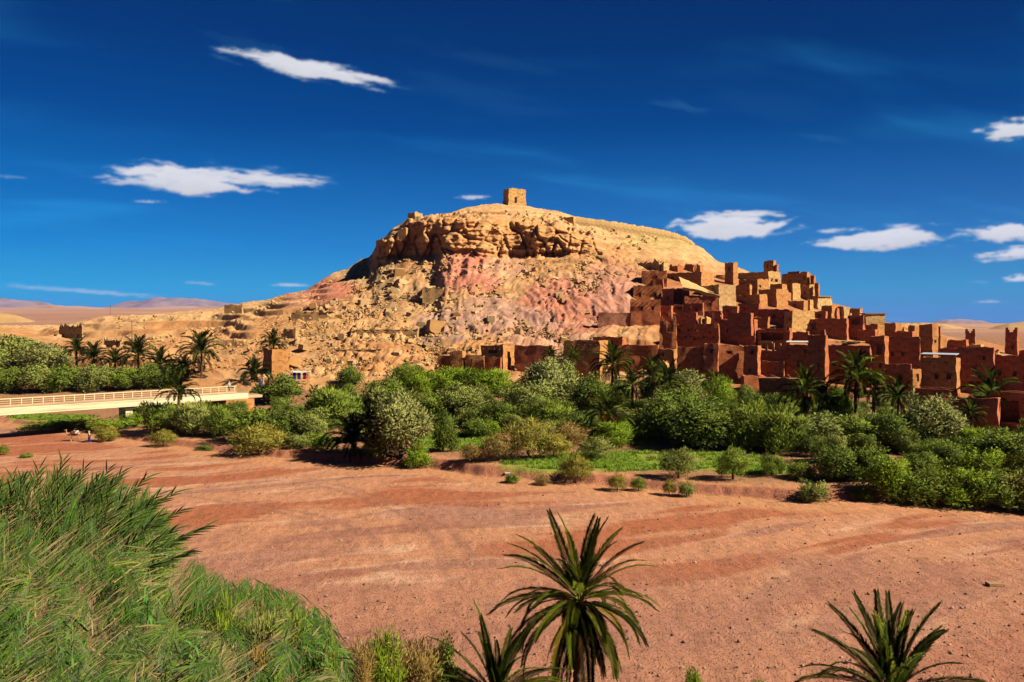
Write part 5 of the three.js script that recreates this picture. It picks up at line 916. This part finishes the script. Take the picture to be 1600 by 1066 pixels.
// low growth that fills the ground between the trees
{
  const r = rng(88), kinds = [['bush', 'deep'], ['willow', 'sage'], ['bush', 'green']], M = new THREE.Matrix4(), q = new THREE.Quaternion();
  kinds.forEach(([k, c], n) => {
    const N = 170, inst = new THREE.InstancedMesh(CROWNS[k][n], LEAF[c], N); let i = 0;
    for (let t = 0; t < 9000 && i < N; t++) {
      const d = 98 + 80 * r(), u = 215 + 1420 * r(), x = (u - CU) / FPX * d, y = G(x, -d), v = CV + FPX * (EYE - y) / d, b = d - bankAt(x); if (b < 9 || hillAt(u, v) || inGrass(u, v) > 0.05) continue;
      if (v > 702 - 30 * sstep(1000, 700, u) + 40 * sstep(1230, 1330, u) || v < 588 + 0.03 * Math.max(0, u - 900)) continue; if (u < 520 && v < 640) continue;
      const s = 1.3 + 2.2 * r(); q.setFromAxisAngle(V(0, 1, 0), r() * 6.28); M.compose(V(x, y - 0.1, -d), q, V(s * 1.3, s * (0.7 + 0.4 * r()), s * 1.3)); inst.setMatrixAt(i++, M);
    }
    inst.count = i; inst.name = ['undergrowth', 'undergrowth_001', 'undergrowth_002'][n]; inst.castShadow = inst.receiveShadow = true; tag(inst, ['dark green low undergrowth filling the gaps between the grove trees', 'grey green low undergrowth among the grove trees', 'fresh green low undergrowth among the grove trees'][n], null, null, 'stuff'); scene.add(inst);
  });
}

// ---------------------------------------------------------------- the footbridge
{
  const A = V(-77.5, 0, -126), Bp = V(-49, 0, -154), dir = Bp.clone().sub(A).normalize(), A2 = A.clone().addScaledVector(dir, -46), L = A2.distanceTo(Bp), turn = Math.atan2(-dir.z, dir.x);
  const mCream = std({ color: lin(1.16, .98, .62), roughness: 0.8, map: mudMap, bumpMap: mudBump, bumpScale: 0.015 }), mDeck = std({ color: lin(.85, .58, .36), map: mudMap }), mRail = std({ color: lin(.95, .76, .44), roughness: 0.7 });
  const g = thing('footbridge', 'long cream concrete footbridge with a post railing crossing to the left bank', 'bridge', A2, turn);   // local x along the bridge, local -z away from us
  const side = mesh('side_wall', boxGeo(L, 1.16, 0.35), mCream, g); side.position.set(L / 2, 4.62, 0.2);
  const lip = mesh('coping', boxGeo(L, 0.09, 0.5), mDeck, g); lip.position.set(L / 2, 5.25, 0.2);
  const deck = mesh('deck', boxGeo(L + 3, 0.5, 4.2), mDeck, g); deck.position.set(L / 2 + 1.5, 4.35, -2.1);
  const kerb = mesh('far_kerb', boxGeo(L, 0.55, 0.3), mDeck, g); kerb.position.set(L / 2, 4.86, -4.35);
  const post = boxGeo(0.12, 1.1, 0.12); for (let x = 0.3; x < L; x += 1.55) { const p = mesh('railing_post', post, mRail, g); p.position.set(x, 5.6, -4.35); }
  for (const y of [5.42, 5.75, 6.12]) { const r = mesh('rail', boxGeo(L, y > 6 ? 0.14 : 0.05, 0.08), mRail, g); r.position.set(L / 2, y, -4.35); }
  for (const x of [6, 26, 65]) { const p = mesh('pier', join([boxGeo(1.1, 5, 3.2, 0, 1.7, 0), boxGeo(1.5, 0.5, 4.0, 0, 3.85, 0)]), mCream, g); p.position.set(x, 0, -2.1); }
  const ab = mesh('abutment', boxGeo(5.5, 4.6, 5.5), MUD.orange, g); ab.position.set(L - 1.6, 1.7, -2.3);
}
// thin poles on the left plain
for (const [u, vt, vb, d, l] of [[172, 477, 494, 420, 'thin utility pole on the sandy ridge, the farther one'], [206, 500, 545, 215, 'thin utility pole on the left slope, the nearer one']]) { const g = thing('utility_pole', l, 'pole', P(u, vb, d)); const h = (vb - vt) * PX(d); mesh('pole', tube([V(0, -0.5, 0), V(0, h, 0)], 0.11, 0.07, 2, 6), mWood, g); mesh('crossarm', boxGeo(1.2, 0.1, 0.1, 0, h - 0.4, 0), mWood, g); }
// awning stall by the bridge end
{
  const d = depthAt(470, 596) - 1, p = P(470, 596, d), g = thing('market_stall', 'small stall with a white awning and hanging blue and red cloth at the bridge end', 'stall', p);
  const s = PX(d); for (const [x, z] of [[-1.6, 0.8], [1.6, 0.8], [-1.6, -0.8], [1.6, -0.8]]) mesh('post', boxGeo(0.09, 2.6, 0.09, x, 1.0, z), mWood, g);
  const aw = (() => { const b = new MB(); for (let j = 0; j <= 6; j++) for (let i = 0; i <= 10; i++) { const x = mix(-2, 2, i / 10), z = mix(1.1, -1.1, j / 6); b.vert(V(x, 2.35 - 0.12 * Math.sin(i / 10 * Math.PI) + 0.25 * (1 - j / 6) * -1 + 0.06 * noise(x * 2, z * 2, 3), z), null, [x, z]); } for (let j = 0; j < 6; j++) for (let i = 0; i < 10; i++) { const a = j * 11 + i; b.quad(a, a + 1, a + 12, a + 11); } return b.geometry(); })();
  mesh('awning', aw, mWhite, g);
  [[-1.2, mBlue], [-0.2, mBlue], [1.05, mRed]].forEach(([x, m], i) => { const b = new MB(); for (let j = 0; j <= 6; j++) for (let k = 0; k <= 6; k++) { const xx = x + mix(-0.38, 0.38, k / 6); b.vert(V(xx, 2.0 - 1.5 * j / 6, 0.85 + 0.06 * Math.sin(k * 1.7 + i) * j / 6), null, [xx, j]); } for (let j = 0; j < 6; j++) for (let k = 0; k < 6; k++) { const a = j * 7 + k; b.quad(a, a + 1, a + 8, a + 7); } const c = mesh('hanging_cloth', b.geometry(), m, g); c.userData = { label: i < 2 ? 'blue hanging cloth' : 'red hanging cloth' }; });
}
// round straw shade at the right
{ const d = depthAt(1570, 668) - 4, p = P(1570, 676, d), g = thing('straw_shade', 'round flat straw sunshade on posts below the archway at right', 'sunshade', p), s = PX(d), h = 14 * s; const cone = new THREE.ConeGeometry(19 * s, 9 * s, 20, 3, false); { const a = cone.attributes.position; for (let i = 0; i < a.count; i++) a.setY(i, a.getY(i) + 0.1 * noise(a.getX(i) * 2, a.getZ(i) * 2, 1)); cone.computeVertexNormals(); } const c = mesh('straw_roof', cone, std({ color: lin(.62, .36, .17), map: mudMap, bumpMap: mudBump, bumpScale: 0.1 }), g); c.position.y = h; for (let i = 0; i < 4; i++) mesh('post', tube([V(Math.cos(i * 1.57) * 1.4, -1, Math.sin(i * 1.57) * 1.4), V(Math.cos(i * 1.57) * 1.4, h, Math.sin(i * 1.57) * 1.4)], 0.06, 0.06, 2, 6), mWood, g); }

// ---------------------------------------------------------------- people and the camel
function field(bones, half, centre, res, k = 0.05) {             // meshes tapered capsules joined by a smooth minimum
  const mc = new MarchingCubes(res, new THREE.MeshStandardMaterial(), false, false, 60000), n = mc.size;
  mc.isolation = 0;
  const pre = bones.map(([a, b, r0, r1, sx]) => { const d = V(b[0] - a[0], b[1] - a[1], b[2] - a[2]); return { a, d, l2: Math.max(1e-9, d.lengthSq()), r0, r1 }; });
  for (let z = 0; z < n; z++) for (let y = 0; y < n; y++) for (let x = 0; x < n; x++) {
    const px = (x / (n / 2) - 1) * half + centre[0], py = (y / (n / 2) - 1) * half + centre[1], pz = (z / (n / 2) - 1) * half + centre[2]; let s = 1e9;
    for (const q of pre) { const ex = px - q.a[0], ey = py - q.a[1], ez = pz - q.a[2], t = clamp((ex * q.d.x + ey * q.d.y + ez * q.d.z) / q.l2), dx = ex - q.d.x * t, dy = ey - q.d.y * t, dz = ez - q.d.z * t, dd = Math.sqrt(dx * dx + dy * dy + dz * dz) - mix(q.r0, q.r1, t); if (s > 1e8) s = dd; else { const h = clamp(0.5 + 0.5 * (dd - s) / k); s = mix(dd, s, h) - k * h * (1 - h); } }
    mc.field[x + y * n + z * n * n] = -s;
  }
  mc.update();
  const c = mc.count, p = mc.positionArray.slice(0, c * 3), nn = mc.normalArray.slice(0, c * 3), g = new THREE.BufferGeometry();
  for (let i = 0; i < c * 3; i++) p[i] = p[i] * half + centre[i % 3];
  g.setAttribute('position', new THREE.BufferAttribute(p, 3)); g.setAttribute('normal', new THREE.BufferAttribute(nn, 3)); g.setAttribute('uv', new THREE.BufferAttribute(new Float32Array(c * 2), 2)); return g;
}
const J = { hip: [[-.09, .90, 0], [.09, .90, 0]], knee: [[-.11, .50, .10], [.11, .50, -.03]], ank: [[-.11, .09, .16], [.11, .10, -.20]], toe: [[-.12, .04, .32], [.12, .03, -.05]], sh: [[-.18, 1.40, 0], [.18, 1.40, 0]], el: [[-.25, 1.13, -.08], [.24, 1.13, .05]], wr: [[-.24, .90, .02], [.25, .92, .18]] };
const bodyBones = [[[0, .92, 0], [0, 1.15, .01], .135, .125], [[0, 1.15, .01], [0, 1.36, 0], .125, .145], [[-.1, 1.38, 0], [.1, 1.38, 0], .085, .085], [[0, 1.42, 0], [0, 1.54, .01], .058, .052], [[0, 1.60, .015], [0, 1.67, 0], .085, .098], [[0, 1.56, .05], [0, 1.54, .07], .045, .035], [[0, 1.605, .09], [0, 1.58, .115], .014, .018]];
for (const k of [0, 1]) { bodyBones.push([J.hip[k], J.knee[k], .088, .058], [J.knee[k], J.ank[k], .056, .036], [J.ank[k], J.toe[k], .042, .030], [J.sh[k], J.el[k], .056, .042], [J.el[k], J.wr[k], .042, .028], [J.wr[k], [J.wr[k][0], J.wr[k][1] - .08, J.wr[k][2] + .02], .030, .034], [[(k ? 1 : -1) * .082, 1.635, 0], [(k ? 1 : -1) * .095, 1.60, -.01], .016, .012]); }
function handFingers() { const l = []; for (const k of [0, 1]) { const w = J.wr[k], s = k ? 1 : -1; for (let f = 0; f < 4; f++) { const z = w[2] + 0.02 + (f - 1.5) * 0.018, len = [.055, .068, .064, .05][f]; l.push(tube([V(w[0], w[1] - .10, z), V(w[0], w[1] - .10 - len * .5, z + .006), V(w[0] - s * .02, w[1] - .10 - len, z + .008)], .0095, .007, 4, 6)); } l.push(tube([V(w[0], w[1] - .05, w[2] + .045), V(w[0] - s * .012, w[1] - .085, w[2] + .07), V(w[0] - s * .02, w[1] - .115, w[2] + .07)], .011, .008, 4, 6)); } return l; }
const GEO = { body: join([field(bodyBones, .95, [0, .9, 0], 96, .035), ...handFingers()]),
  trousers: field([[[0, .97, 0], [0, .88, 0], .150, .150], [J.hip[0], J.knee[0], .108, .082], [J.knee[0], [-.11, .12, .15], .082, .066], [J.hip[1], J.knee[1], .108, .082], [J.knee[1], [.11, .13, -.18], .082, .066]], .6, [0, .55, 0], 64, .03),
  shirt: field([[[0, .86, 0], [0, 1.15, .01], .165, .150], [[0, 1.15, .01], [0, 1.36, 0], .15, .165], [[-.1, 1.385, 0], [.1, 1.385, 0], .10, .10], [J.sh[0], J.el[0], .078, .062], [J.el[0], [-.24, .98, -.01], .062, .052], [J.sh[1], J.el[1], .078, .062], [J.el[1], [.246, 1.0, .13], .062, .052]], .55, [0, 1.12, 0], 64, .03),
  robe: field([[[0, .25, 0], [0, .95, 0], .235, .165], [[0, .95, 0], [0, 1.36, 0], .165, .165], [[-.1, 1.385, 0], [.1, 1.385, 0], .10, .10], [J.sh[0], J.el[0], .085, .075], [J.el[0], [-.24, .98, -.01], .075, .07], [J.sh[1], J.el[1], .085, .075], [J.el[1], [.246, 1.0, .13], .075, .07]], .85, [0, .8, 0], 72, .03),
  scarf: field([[[0, 1.66, -.015], [0, 1.70, -.01], .118, .105], [[-.05, 1.70, .03], [.05, 1.70, .03], .075, .075], [[0, 1.60, -.06], [0, 1.50, -.06], .09, .07]], .3, [0, 1.62, 0], 40, .03),
  hair: field([[[0, 1.66, -.02], [0, 1.71, -.005], .108, .092], [[0, 1.58, -.05], [0, 1.64, -.04], .06, .08]], .3, [0, 1.62, 0], 40, .03) };
const mSkin = std({ color: lin(.33, .17, .10), roughness: 0.6 }), cloth = (r, g, b) => std({ color: lin(r, g, b), roughness: 0.95 });
function person(u, v, d, label, turn, top, bottom, head, o = {}) {
  const p = P(u, v, d); const g = thing('person', label, 'person', p, turn, o.group); g.scale.setScalar(o.s ?? 1);
  mesh('body', GEO.body, mSkin, g); if (o.robe) mesh('robe', GEO.robe, top, g); else { mesh('trousers', GEO.trousers, bottom, g); mesh('shirt', GEO.shirt, top, g); }
  mesh(o.hair ? 'hair' : 'headscarf', o.hair ? GEO.hair : GEO.scarf, head, g); return g;
}
const bedDepth = (u, v) => { for (let d = 42; d < 200; d += 0.1) { const p = P(u, v, d); if (p.y <= G(p.x, p.z)) return d; } return 130; };
const dP = bedDepth(139, 692);
{ const g = person(139, 692, dP, 'person in white shirt, bright blue trousers and yellow headscarf standing on the river bed', 2.4, cloth(.62, .58, .46), cloth(.02, .07, .42), cloth(.62, .62, .05)); g.position.y = G(g.position.x, g.position.z);
  const b = mesh('shoulder_bag', new THREE.BoxGeometry(0.14, 0.34, 0.3, 2, 2, 2), cloth(.22, .06, .03), g); b.position.set(-0.26, 1.02, -0.02); }
person(358, 611, 151, 'person in pale clothes and blue trousers walking on the bridge', 1.2, cloth(.66, .66, .66), cloth(.10, .14, .34), cloth(.6, .6, .6));
{ const d = 157; person(411, 602, d, 'person in a pink robe at the bridge end, left of two standing figures', 0.5, cloth(.62, .30, .20), null, cloth(.60, .30, .22), { robe: 1, s: 1.05 });
  person(420, 603, d + 1, 'person with a white headscarf and dark red robe at the bridge end', -0.4, cloth(.14, .03, .03), null, cloth(.75, .75, .8), { robe: 1, s: 1.1 });
  person(427, 600, d + 3, 'person in orange brown clothes behind the two figures at the bridge end', 0.3, cloth(.45, .16, .05), cloth(.16, .06, .03), cloth(.05, .03, .02), { hair: 1 });
  person(408, 605, d - 1, 'low figure in a blue wrap before the pink robe at the bridge end', 0.9, cloth(.05, .06, .30), null, cloth(.5, .4, .4), { robe: 1, s: 0.75 }); }
{ // the camel, local +x is forward
  const leg = (x, z, back, sgn) => back ? [[[x, 1.25, z], [x + .12, .98, z], .20, .12], [[x + .12, .98, z], [x - .10, .58, z], .11, .065], [[x - .10, .58, z], [x, .10, z], .06, .05], [[x, .09, z], [x + .09, .06, z], .07, .075]] : [[[x, 1.22, z], [x + .02, .70, z], .16, .075], [[x + .02, .70, z], [x, .12, z], .07, .05], [[x, .09, z], [x + .09, .06, z], .07, .075]];
  const bones = [[[-.62, 1.28, 0], [.0, 1.26, 0], .25, .36], [[0, 1.26, 0], [.58, 1.24, 0], .36, .30], [[-.1, 1.58, 0], [.02, 1.78, 0], .26, .12], [[.62, 1.22, 0], [.98, 1.10, 0], .20, .14], [[.98, 1.10, 0], [1.24, 1.42, 0], .13, .10], [[1.24, 1.42, 0], [1.28, 1.84, 0], .095, .08], [[1.27, 1.90, 0], [1.48, 1.84, 0], .10, .075], [[1.48, 1.84, 0], [1.60, 1.78, 0], .072, .055], [[1.24, 1.96, .07], [1.21, 2.03, .09], .025, .012], [[1.24, 1.96, -.07], [1.21, 2.03, -.09], .025, .012], [[-.86, 1.28, 0], [-.95, .85, .02], .035, .03], ...leg(.52, .17), ...leg(.50, -.17), ...leg(-.62, .18, 1), ...leg(-.64, -.18, 1)];
  const d = dP + 1.5, p = P(116, 688, d); p.y = G(p.x, p.z);
  const g = thing('camel', 'sand coloured camel with brown and white saddle load beside the person in blue trousers', 'camel', p, Math.PI + 0.15); g.scale.setScalar(0.92);
  mesh('body', field(bones, 1.75, [.3, 1.05, 0], 110, .07), std({ color: lin(.52, .30, .16), roughness: 0.95 }), g);
  const sad = mesh('saddle_blanket', field([[[-.28, 1.36, 0], [.28, 1.36, 0], .41, .40]], .9, [0, 1.4, 0], 44, .02), cloth(.22, .05, .03), g); sad.scale.set(1, 1, 1);
  mesh('pack', field([[[-.45, 1.62, .28], [-.3, 1.40, .36], .16, .15], [[-.45, 1.62, -.28], [-.3, 1.40, -.36], .16, .15], [[-.45, 1.66, -.2], [-.45, 1.66, .2], .12, .12]], .9, [-.3, 1.5, 0], 44, .03), mWhite, g);
  mesh('halter', tube([V(1.38, 1.98, .0), V(1.42, 1.86, .10), V(1.42, 1.76, 0), V(1.42, 1.86, -.10), V(1.38, 1.98, 0)], .014, .014, 16, 5), cloth(.3, .04, .03), g);
}

// ---------------------------------------------------------------- foreground: three palms, canes, reeds and scrub on the near slope
const mNear = leafMat(.38, .44, .055, 0.28), mNearOld = leafMat(.72, .60, .055, 0.3), mNearDeep = leafMat(.21, .29, .060, 0.22), mNearYoung = leafMat(.42, .53, .065, 0.3);
const bigFronds = [0, 1, 2, 3, 4, 5].map(k => frondGeo(1, [1.34, 1.00, 0.66, 0.32, 0.0, -0.38][k], [0.40, 0.62, 0.90, 1.10, 1.20, 1.05][k], 74, 0.0115, 500 + k, 1.4, 0.28, 0.115));
const hangFrond = frondGeo(1, -0.95, 0.55, 34, 0.011, 540, 1.8, 0.05);
function nearPalm(u, v, d, L, label, o) {
  const top = P(u, v, d), p = V(top.x, G(top.x, top.z) - 0.3, top.z), h = top.y - p.y, r = rng(o.seed), g = thing('palm_tree', label, 'palm', p);
  mesh('trunk', palmTrunk(h, 0.19, o.seed), mPalmBark, g);
  const lean = 0.12 * h * 0.15 * Math.sin(2);
  for (let i = 0; i < o.n; i++) { const t = (i + 0.5) / o.n, k = Math.min(5, Math.floor(Math.pow(t, o.pow ?? 0.9) * 6)); const f = mesh('frond', bigFronds[k], o.mats[Math.floor(r() * o.mats.length)], g); if (k > 3 && r() < 0.18 && o.old) f.material = o.old; f.position.set(lean, h - 0.12 * t, 0); f.rotation.order = 'YXZ'; f.rotation.set((r() - 0.5) * 0.3, i * 2.39996 + (r() - 0.5) * 0.5, (r() - 0.5) * 0.5); f.scale.setScalar(L * (0.85 + 0.3 * r())); }
  for (let i = 0; i < (o.dead ?? 0); i++) { const f = mesh('dead_frond', hangFrond, mDead, g); f.position.set(lean, h - 0.25, 0); f.rotation.order = 'YXZ'; f.rotation.set(-0.25 * r(), i * 2.4 + r(), 0); f.scale.setScalar(L * (0.6 + 0.4 * r())); }
  const boots = []; for (let i = 0; i < 46; i++) { const a = i * 2.4, y = h - 0.05 - i * 0.022, q = boxGeo(0.09, 0.22, 0.05, 0, 0.1, 0.24); q.rotateX(0.35); q.rotateY(a); q.translate(lean, y, 0); boots.push(q); } mesh('frond_stubs', join(boots), mPalmBark, g);
  return g;
}
nearPalm(902, 936, 33, 3.3, 'foreground date palm with a full round crown in the middle of the river bed', { seed: 3, n: 70, pow: 0.75, mats: [mNear, mNear, mNearDeep, mNearYoung], old: mNearOld, dead: 22 });
nearPalm(775, 1092, 29, 3.0, 'dark foreground palm cut by the bottom edge left of the full round palm', { seed: 5, n: 56, mats: [mNearDeep, mNear, mNearDeep], pow: 0.9 });
nearPalm(1392, 1085, 28.5, 3.25, 'dark foreground palm cut by the bottom edge at right', { seed: 9, n: 56, mats: [mNearDeep, mNear, mNearDeep], pow: 1.15, old: mNearOld });
// the cane and reed thicket: a mass of blades over the bank bottom left
{
  const edge = u => along([[-200, 700], [0, 742], [40, 735], [100, 720], [150, 735], [200, 740], [240, 762], [275, 800], [300, 850], [330, 890], [380, 905], [430, 912], [480, 935], [515, 965], [535, 1020], [545, 1100], [560, 1200]], u);
  const depthOf = (u, v) => clamp(27 - (v - 720) * 0.034 + 3 * fbm(u * 0.012, v * 0.012, 3, 2), 9, 30), r = rng(321);
  const greens = [[.050, .115, .010], [.085, .19, .014], [.155, .29, .020], [.05, .14, .014], [.22, .28, .032], [.50, .37, .14]];
  const blades = (name, label, N, pick, mat, kind) => {
    const b = new MB();
    for (let i = 0; i < N; i++) {
      const q = pick(); if (!q) continue; const { tip, dir, len, wid, col } = q, perp = dir.clone().cross(V(r() - 0.5, r() - 0.5, r() + 0.4)).normalize(), n = perp.clone().cross(dir).normalize(), base = tip.clone().addScaledVector(dir, -len), mid = base.clone().lerp(tip, 0.55).add(V(0, len * 0.05, 0)), t = 0.7 + 0.6 * r(), c = col.map(x => x * t); if (n.y < 0) n.negate(); n.add(V(0.3, 0.5, 0.3)).normalize();
      const v = [[base, -.3], [base, .3], [mid, .5], [mid, -.5], [tip, 0]].map(([p, k]) => b.vert(p.clone().addScaledVector(perp, wid * k), n, [0, 0], c)); b.quad(v[0], v[1], v[2], v[3]); b.tri(v[3], v[2], v[4]);
    }
    const m = mesh(name, b.geometry(), mat, scene); tag(m, label, null, null, kind); return m;
  };
  const mBlade = leafMat(1, 1, 1, 0.3);
  const clump = (u, v) => worley(u * 0.028, v * 0.020, 3.3);
  blades('reed_thicket', 'dense green reed and cane thicket leaning to the right over the near bank', 60000, () => {
    const u = -160 + 730 * r(), e = edge(u) + 26 * noise(u * 0.045, 4) + 14 * noise(u * 0.16, 2), v = e + Math.pow(r(), 0.9) * (1190 - e); if (v > 1180) return null;
    const c = clump(u + 14 * noise(v * 0.03, 5), v); if (c[0] < 0.10 && r() < 0.8 && v > e + 30) return null; const right = sstep(290, 400, u), d = depthOf(u, v) + 2.2 * sstep(0.0, 0.30, 0.34 - c[0]) - 1.3 * c[1] + (r() - 0.3) * 1.1, tip = P(u, v, d);
    const top = sstep(170, 30, v - e) * (1 - right), a = mix(mix(0.30, 0.10, right), 0.42 + 0.35 * sstep(60, 260, u), top) + (c[1] - 0.5) * 1.3 + (r() - 0.5) * mix(1.9, 0.8, top);
    const dir = V(Math.sin(a), Math.cos(a), (r() - 0.5) * 1.3).normalize(), dry = r() < 0.05 + 0.30 * sstep(0.7, 0.95, c[1]), broad = r() < 0.16;
    const k = Math.floor(r() * 3 + c[1] * 2.4); return { tip, dir, len: (broad ? 0.35 + 0.35 * r() : 0.25 + 0.55 * r()) * mix(1, 0.65, right) * (1 + 0.8 * top), wid: broad ? 0.030 + 0.018 * r() : 0.010 + 0.013 * r(), col: dry ? greens[5] : greens[Math.min(4, k)] };
  }, mBlade, 'stuff');
  blades('dry_stalks', 'pale straw coloured stalks slanting through the near reed thicket', 1500, () => {
    const u = -60 + 560 * r(), e = edge(u), v = e + 10 + r() * (1080 - e), d = depthOf(u, v) - 0.5 * r(), a = 0.85 + (r() - 0.5) * 0.35; return { tip: P(u, v, d), dir: V(Math.sin(a), Math.cos(a), (r() - 0.5) * 0.3).normalize(), len: 0.9 + 1.3 * r(), wid: 0.014 + 0.008 * r(), col: [.55, .40, .18] };
  }, mBlade, 'stuff');
  // single canes that stand out of the mass: a stem and a plume of long leaves
  const canes = [[20, 738, 'giant cane with a pale plume at the left edge of the thicket'], [62, 728, 'dark leafy cane second from the left edge of the thicket'], [100, 716, 'tallest upright cane on top of the thicket'], [134, 728, 'bright green cane right of the tallest one'], [172, 730, 'cane with dark pointed leaves right of the bright one'], [192, 736, 'slender cane before the first leaning canes'], [232, 744, 'first of the leaning canes at the top right of the thicket'], [252, 770, 'second leaning cane, below the first'], [276, 768, 'long leaning cane reaching farthest up right'], [285, 796, 'dark leaning cane pointing at the river bed'], [300, 862, 'nearly flat cane reaching out over the sand'], [325, 822, 'thin arching cane tip hanging over the sand']];
  const extra = rng(717); for (let i = 0; i < 30; i++) { const u = -20 + 300 * extra(), e = edge(u) + 60 * extra() * extra() + 6; canes.push([u, e + 4, 'leafy cane in the crowd along the top of the near thicket']); }
  const mCane = leafMat(.10, .165, .030, 0.25), mStem = std({ color: lin(.30, .26, .10) });
  canes.forEach(([u, v, label], i) => {
    const d = depthOf(u, v + 20) - 0.6, tip = P(u, v, d), a = clamp(0.15 + (u - 60) / 260, 0.05, 1.15) + (v > 850 ? 0.15 : 0), dir = V(Math.sin(a), Math.cos(a), 0.05).normalize(), L = 3.2, base = tip.clone().addScaledVector(dir, -L); base.y -= 0.4;
    const g = thing('giant_cane', label, 'cane', base, 0, i >= 12 ? 'canes crowding the top of the near thicket' : undefined), q = [V(0, 0, 0), tip.clone().sub(base).multiplyScalar(0.5).add(V(-0.08, 0.12, 0)), tip.clone().sub(base)], c = new THREE.CatmullRomCurve3(q);
    mesh('stem', tube(q, 0.022, 0.008, 10, 6), mStem, g);
    for (let k = 0; k < 22; k++) { const t = 0.34 + 0.66 * k / 22, p = c.getPointAt(Math.min(1, t)), gdir = c.getTangentAt(Math.min(1, t)), s = k % 2 ? 1 : -1, b = new MB(), out = V(s * 0.45 + (r() - 0.5) * 0.3, 0, (r() - 0.5) * 0.8), d2 = gdir.clone().multiplyScalar(1.15).add(out).normalize(), n = d2.clone().cross(V(0, 0, 1)).normalize(), len = (0.75 - 0.25 * t) * (0.8 + 0.5 * r()), w = 0.045, cols = [1, 1.1, 0.9].map(x => x * (0.7 + 0.6 * r()));
      const pts = [0, 0.33, 0.66, 1].map(x => p.clone().addScaledVector(d2, len * x).add(V(0, -len * 0.18 * x * x, 0))); const sd = d2.clone().cross(V(0.2, 0.3, 1)).normalize(); pts.forEach((x, j) => { const ww = [0.5, 1, 0.7, 0][j] * w / 2; b.vert(x.clone().addScaledVector(sd, ww), null, [0, 0], cols); b.vert(x.clone().addScaledVector(sd, -ww), null, [0, 0], cols); }); for (let j = 0; j < 3; j++) b.quad(j * 2, j * 2 + 1, j * 2 + 3, j * 2 + 2); mesh('leaf', b.geometry(), mCane, g); }
  });
  // broad grass-like leaves in front
  const mBroad = leafMat(.16, .38, .07, 0.35);
  [[228, 955, 1.1, 'bright broad-leaved reed shoot in front of the thicket, left of centre'], [110, 1000, 0.9, 'low broad-leaved reed shoot near the left bottom corner'], [300, 1030, 0.8, 'small broad-leaved reed shoot at the bottom edge'], [40, 960, 0.8, 'broad-leaved reed shoot close to the left edge'], [505, 1010, 0.6, 'dark narrow-leaved shoot at the right end of the thicket']].forEach(([u, v, L, label], i) => {
    const d = depthOf(u, v) - 1.4, p = P(u, v + 40, d), g = thing('reed_shoot', label, 'reed', p); mesh('stem', tube([V(0, -0.5, 0), V(0.03, L * 0.5, 0), V(0.02, L, 0)], 0.014, 0.006, 6, 6), mStem, g);
    for (let k = 0; k < 12; k++) { const y = L * (0.1 + 0.85 * k / 12), a = k * 2.4 + i, b = new MB(), o = V(Math.cos(a), 0, Math.sin(a)), len = L * 0.62 * (0.8 + 0.4 * r()), sd = V(-Math.sin(a), 0, Math.cos(a)), col = [1, 1, 1].map(x => x * (0.75 + 0.5 * r())); for (let j = 0; j <= 5; j++) { const t = j / 5, x = V(0.02, y, 0).addScaledVector(o, len * 0.62 * t).add(V(0, len * (0.85 * t - 0.75 * t * t * 1.3), 0)), w = 0.022 * Math.sin(Math.PI * (0.2 + 0.8 * t)) + 0.002; b.vert(x.clone().addScaledVector(sd, w), null, [0, 0], col); b.vert(x.clone().addScaledVector(sd, -w), null, [0, 0], col); } for (let j = 0; j < 5; j++) b.quad(j * 2, j * 2 + 1, j * 2 + 3, j * 2 + 2); mesh('leaf', b.geometry(), mBroad, g); }
  });
}
for (const [u, vT, vB, w, k, c, l] of [[350, 905, 990, 80, 'tamarisk', 'bright', 'feathery green scrub where the near thicket drops towards the sand'], [415, 912, 1010, 90, 'tamarisk', 'sage', 'grey green feathery scrub in the low right part of the near thicket'], [470, 935, 1040, 90, 'tamarisk', 'bright', 'bright feathery scrub near the right tip of the near thicket'], [512, 975, 1080, 60, 'tamarisk', 'green', 'green feathery scrub at the right tip of the near thicket'], [400, 985, 1090, 90, 'tamarisk', 'brown', 'brown dry scrub inside the low right part of the near thicket']]) tree(u, vT, vB, w, k, c, l, { d: 18.6 - (vT - 905) * 0.03 });
// scrub at the bottom of the picture
for (const [u, vT, vB, w, k, c, d, l] of [[600, 968, 1100, 70, 'tamarisk', 'bright', 27, 'green feathery scrub at the bottom edge right of the reed thicket'], [648, 985, 1100, 80, 'tamarisk', 'brown', 28, 'rusty feathery scrub at the bottom edge left of the dark palm'], [562, 990, 1110, 60, 'tamarisk', 'brown', 25, 'brown scrub at the foot of the thicket\'s right end'], [690, 990, 1110, 60, 'bush', 'green', 30, 'green scrub behind the dark bottom palm'], [1083, 1036, 1080, 32, 'bush', 'bright', 34, 'tiny green shrub alone at the bottom edge right of the full palm'], [1185, 1058, 1090, 30, 'bush', 'green', 33, 'small tuft at the bottom edge left of the right palm']]) tree(u, vT, vB, w, k, c, l, { d, free: 1 });
tree(5, 692, 712, 16, 'tamarisk', 'green', 'wispy green shrub on the bed at the left edge of the picture', { d: bedDepth(5, 711) });
tree(41, 706, 716, 20, 'bush', 'green', 'flat green tuft on the bed left of the canes', { d: bedDepth(41, 715) });
renderer.render(scene, camera);
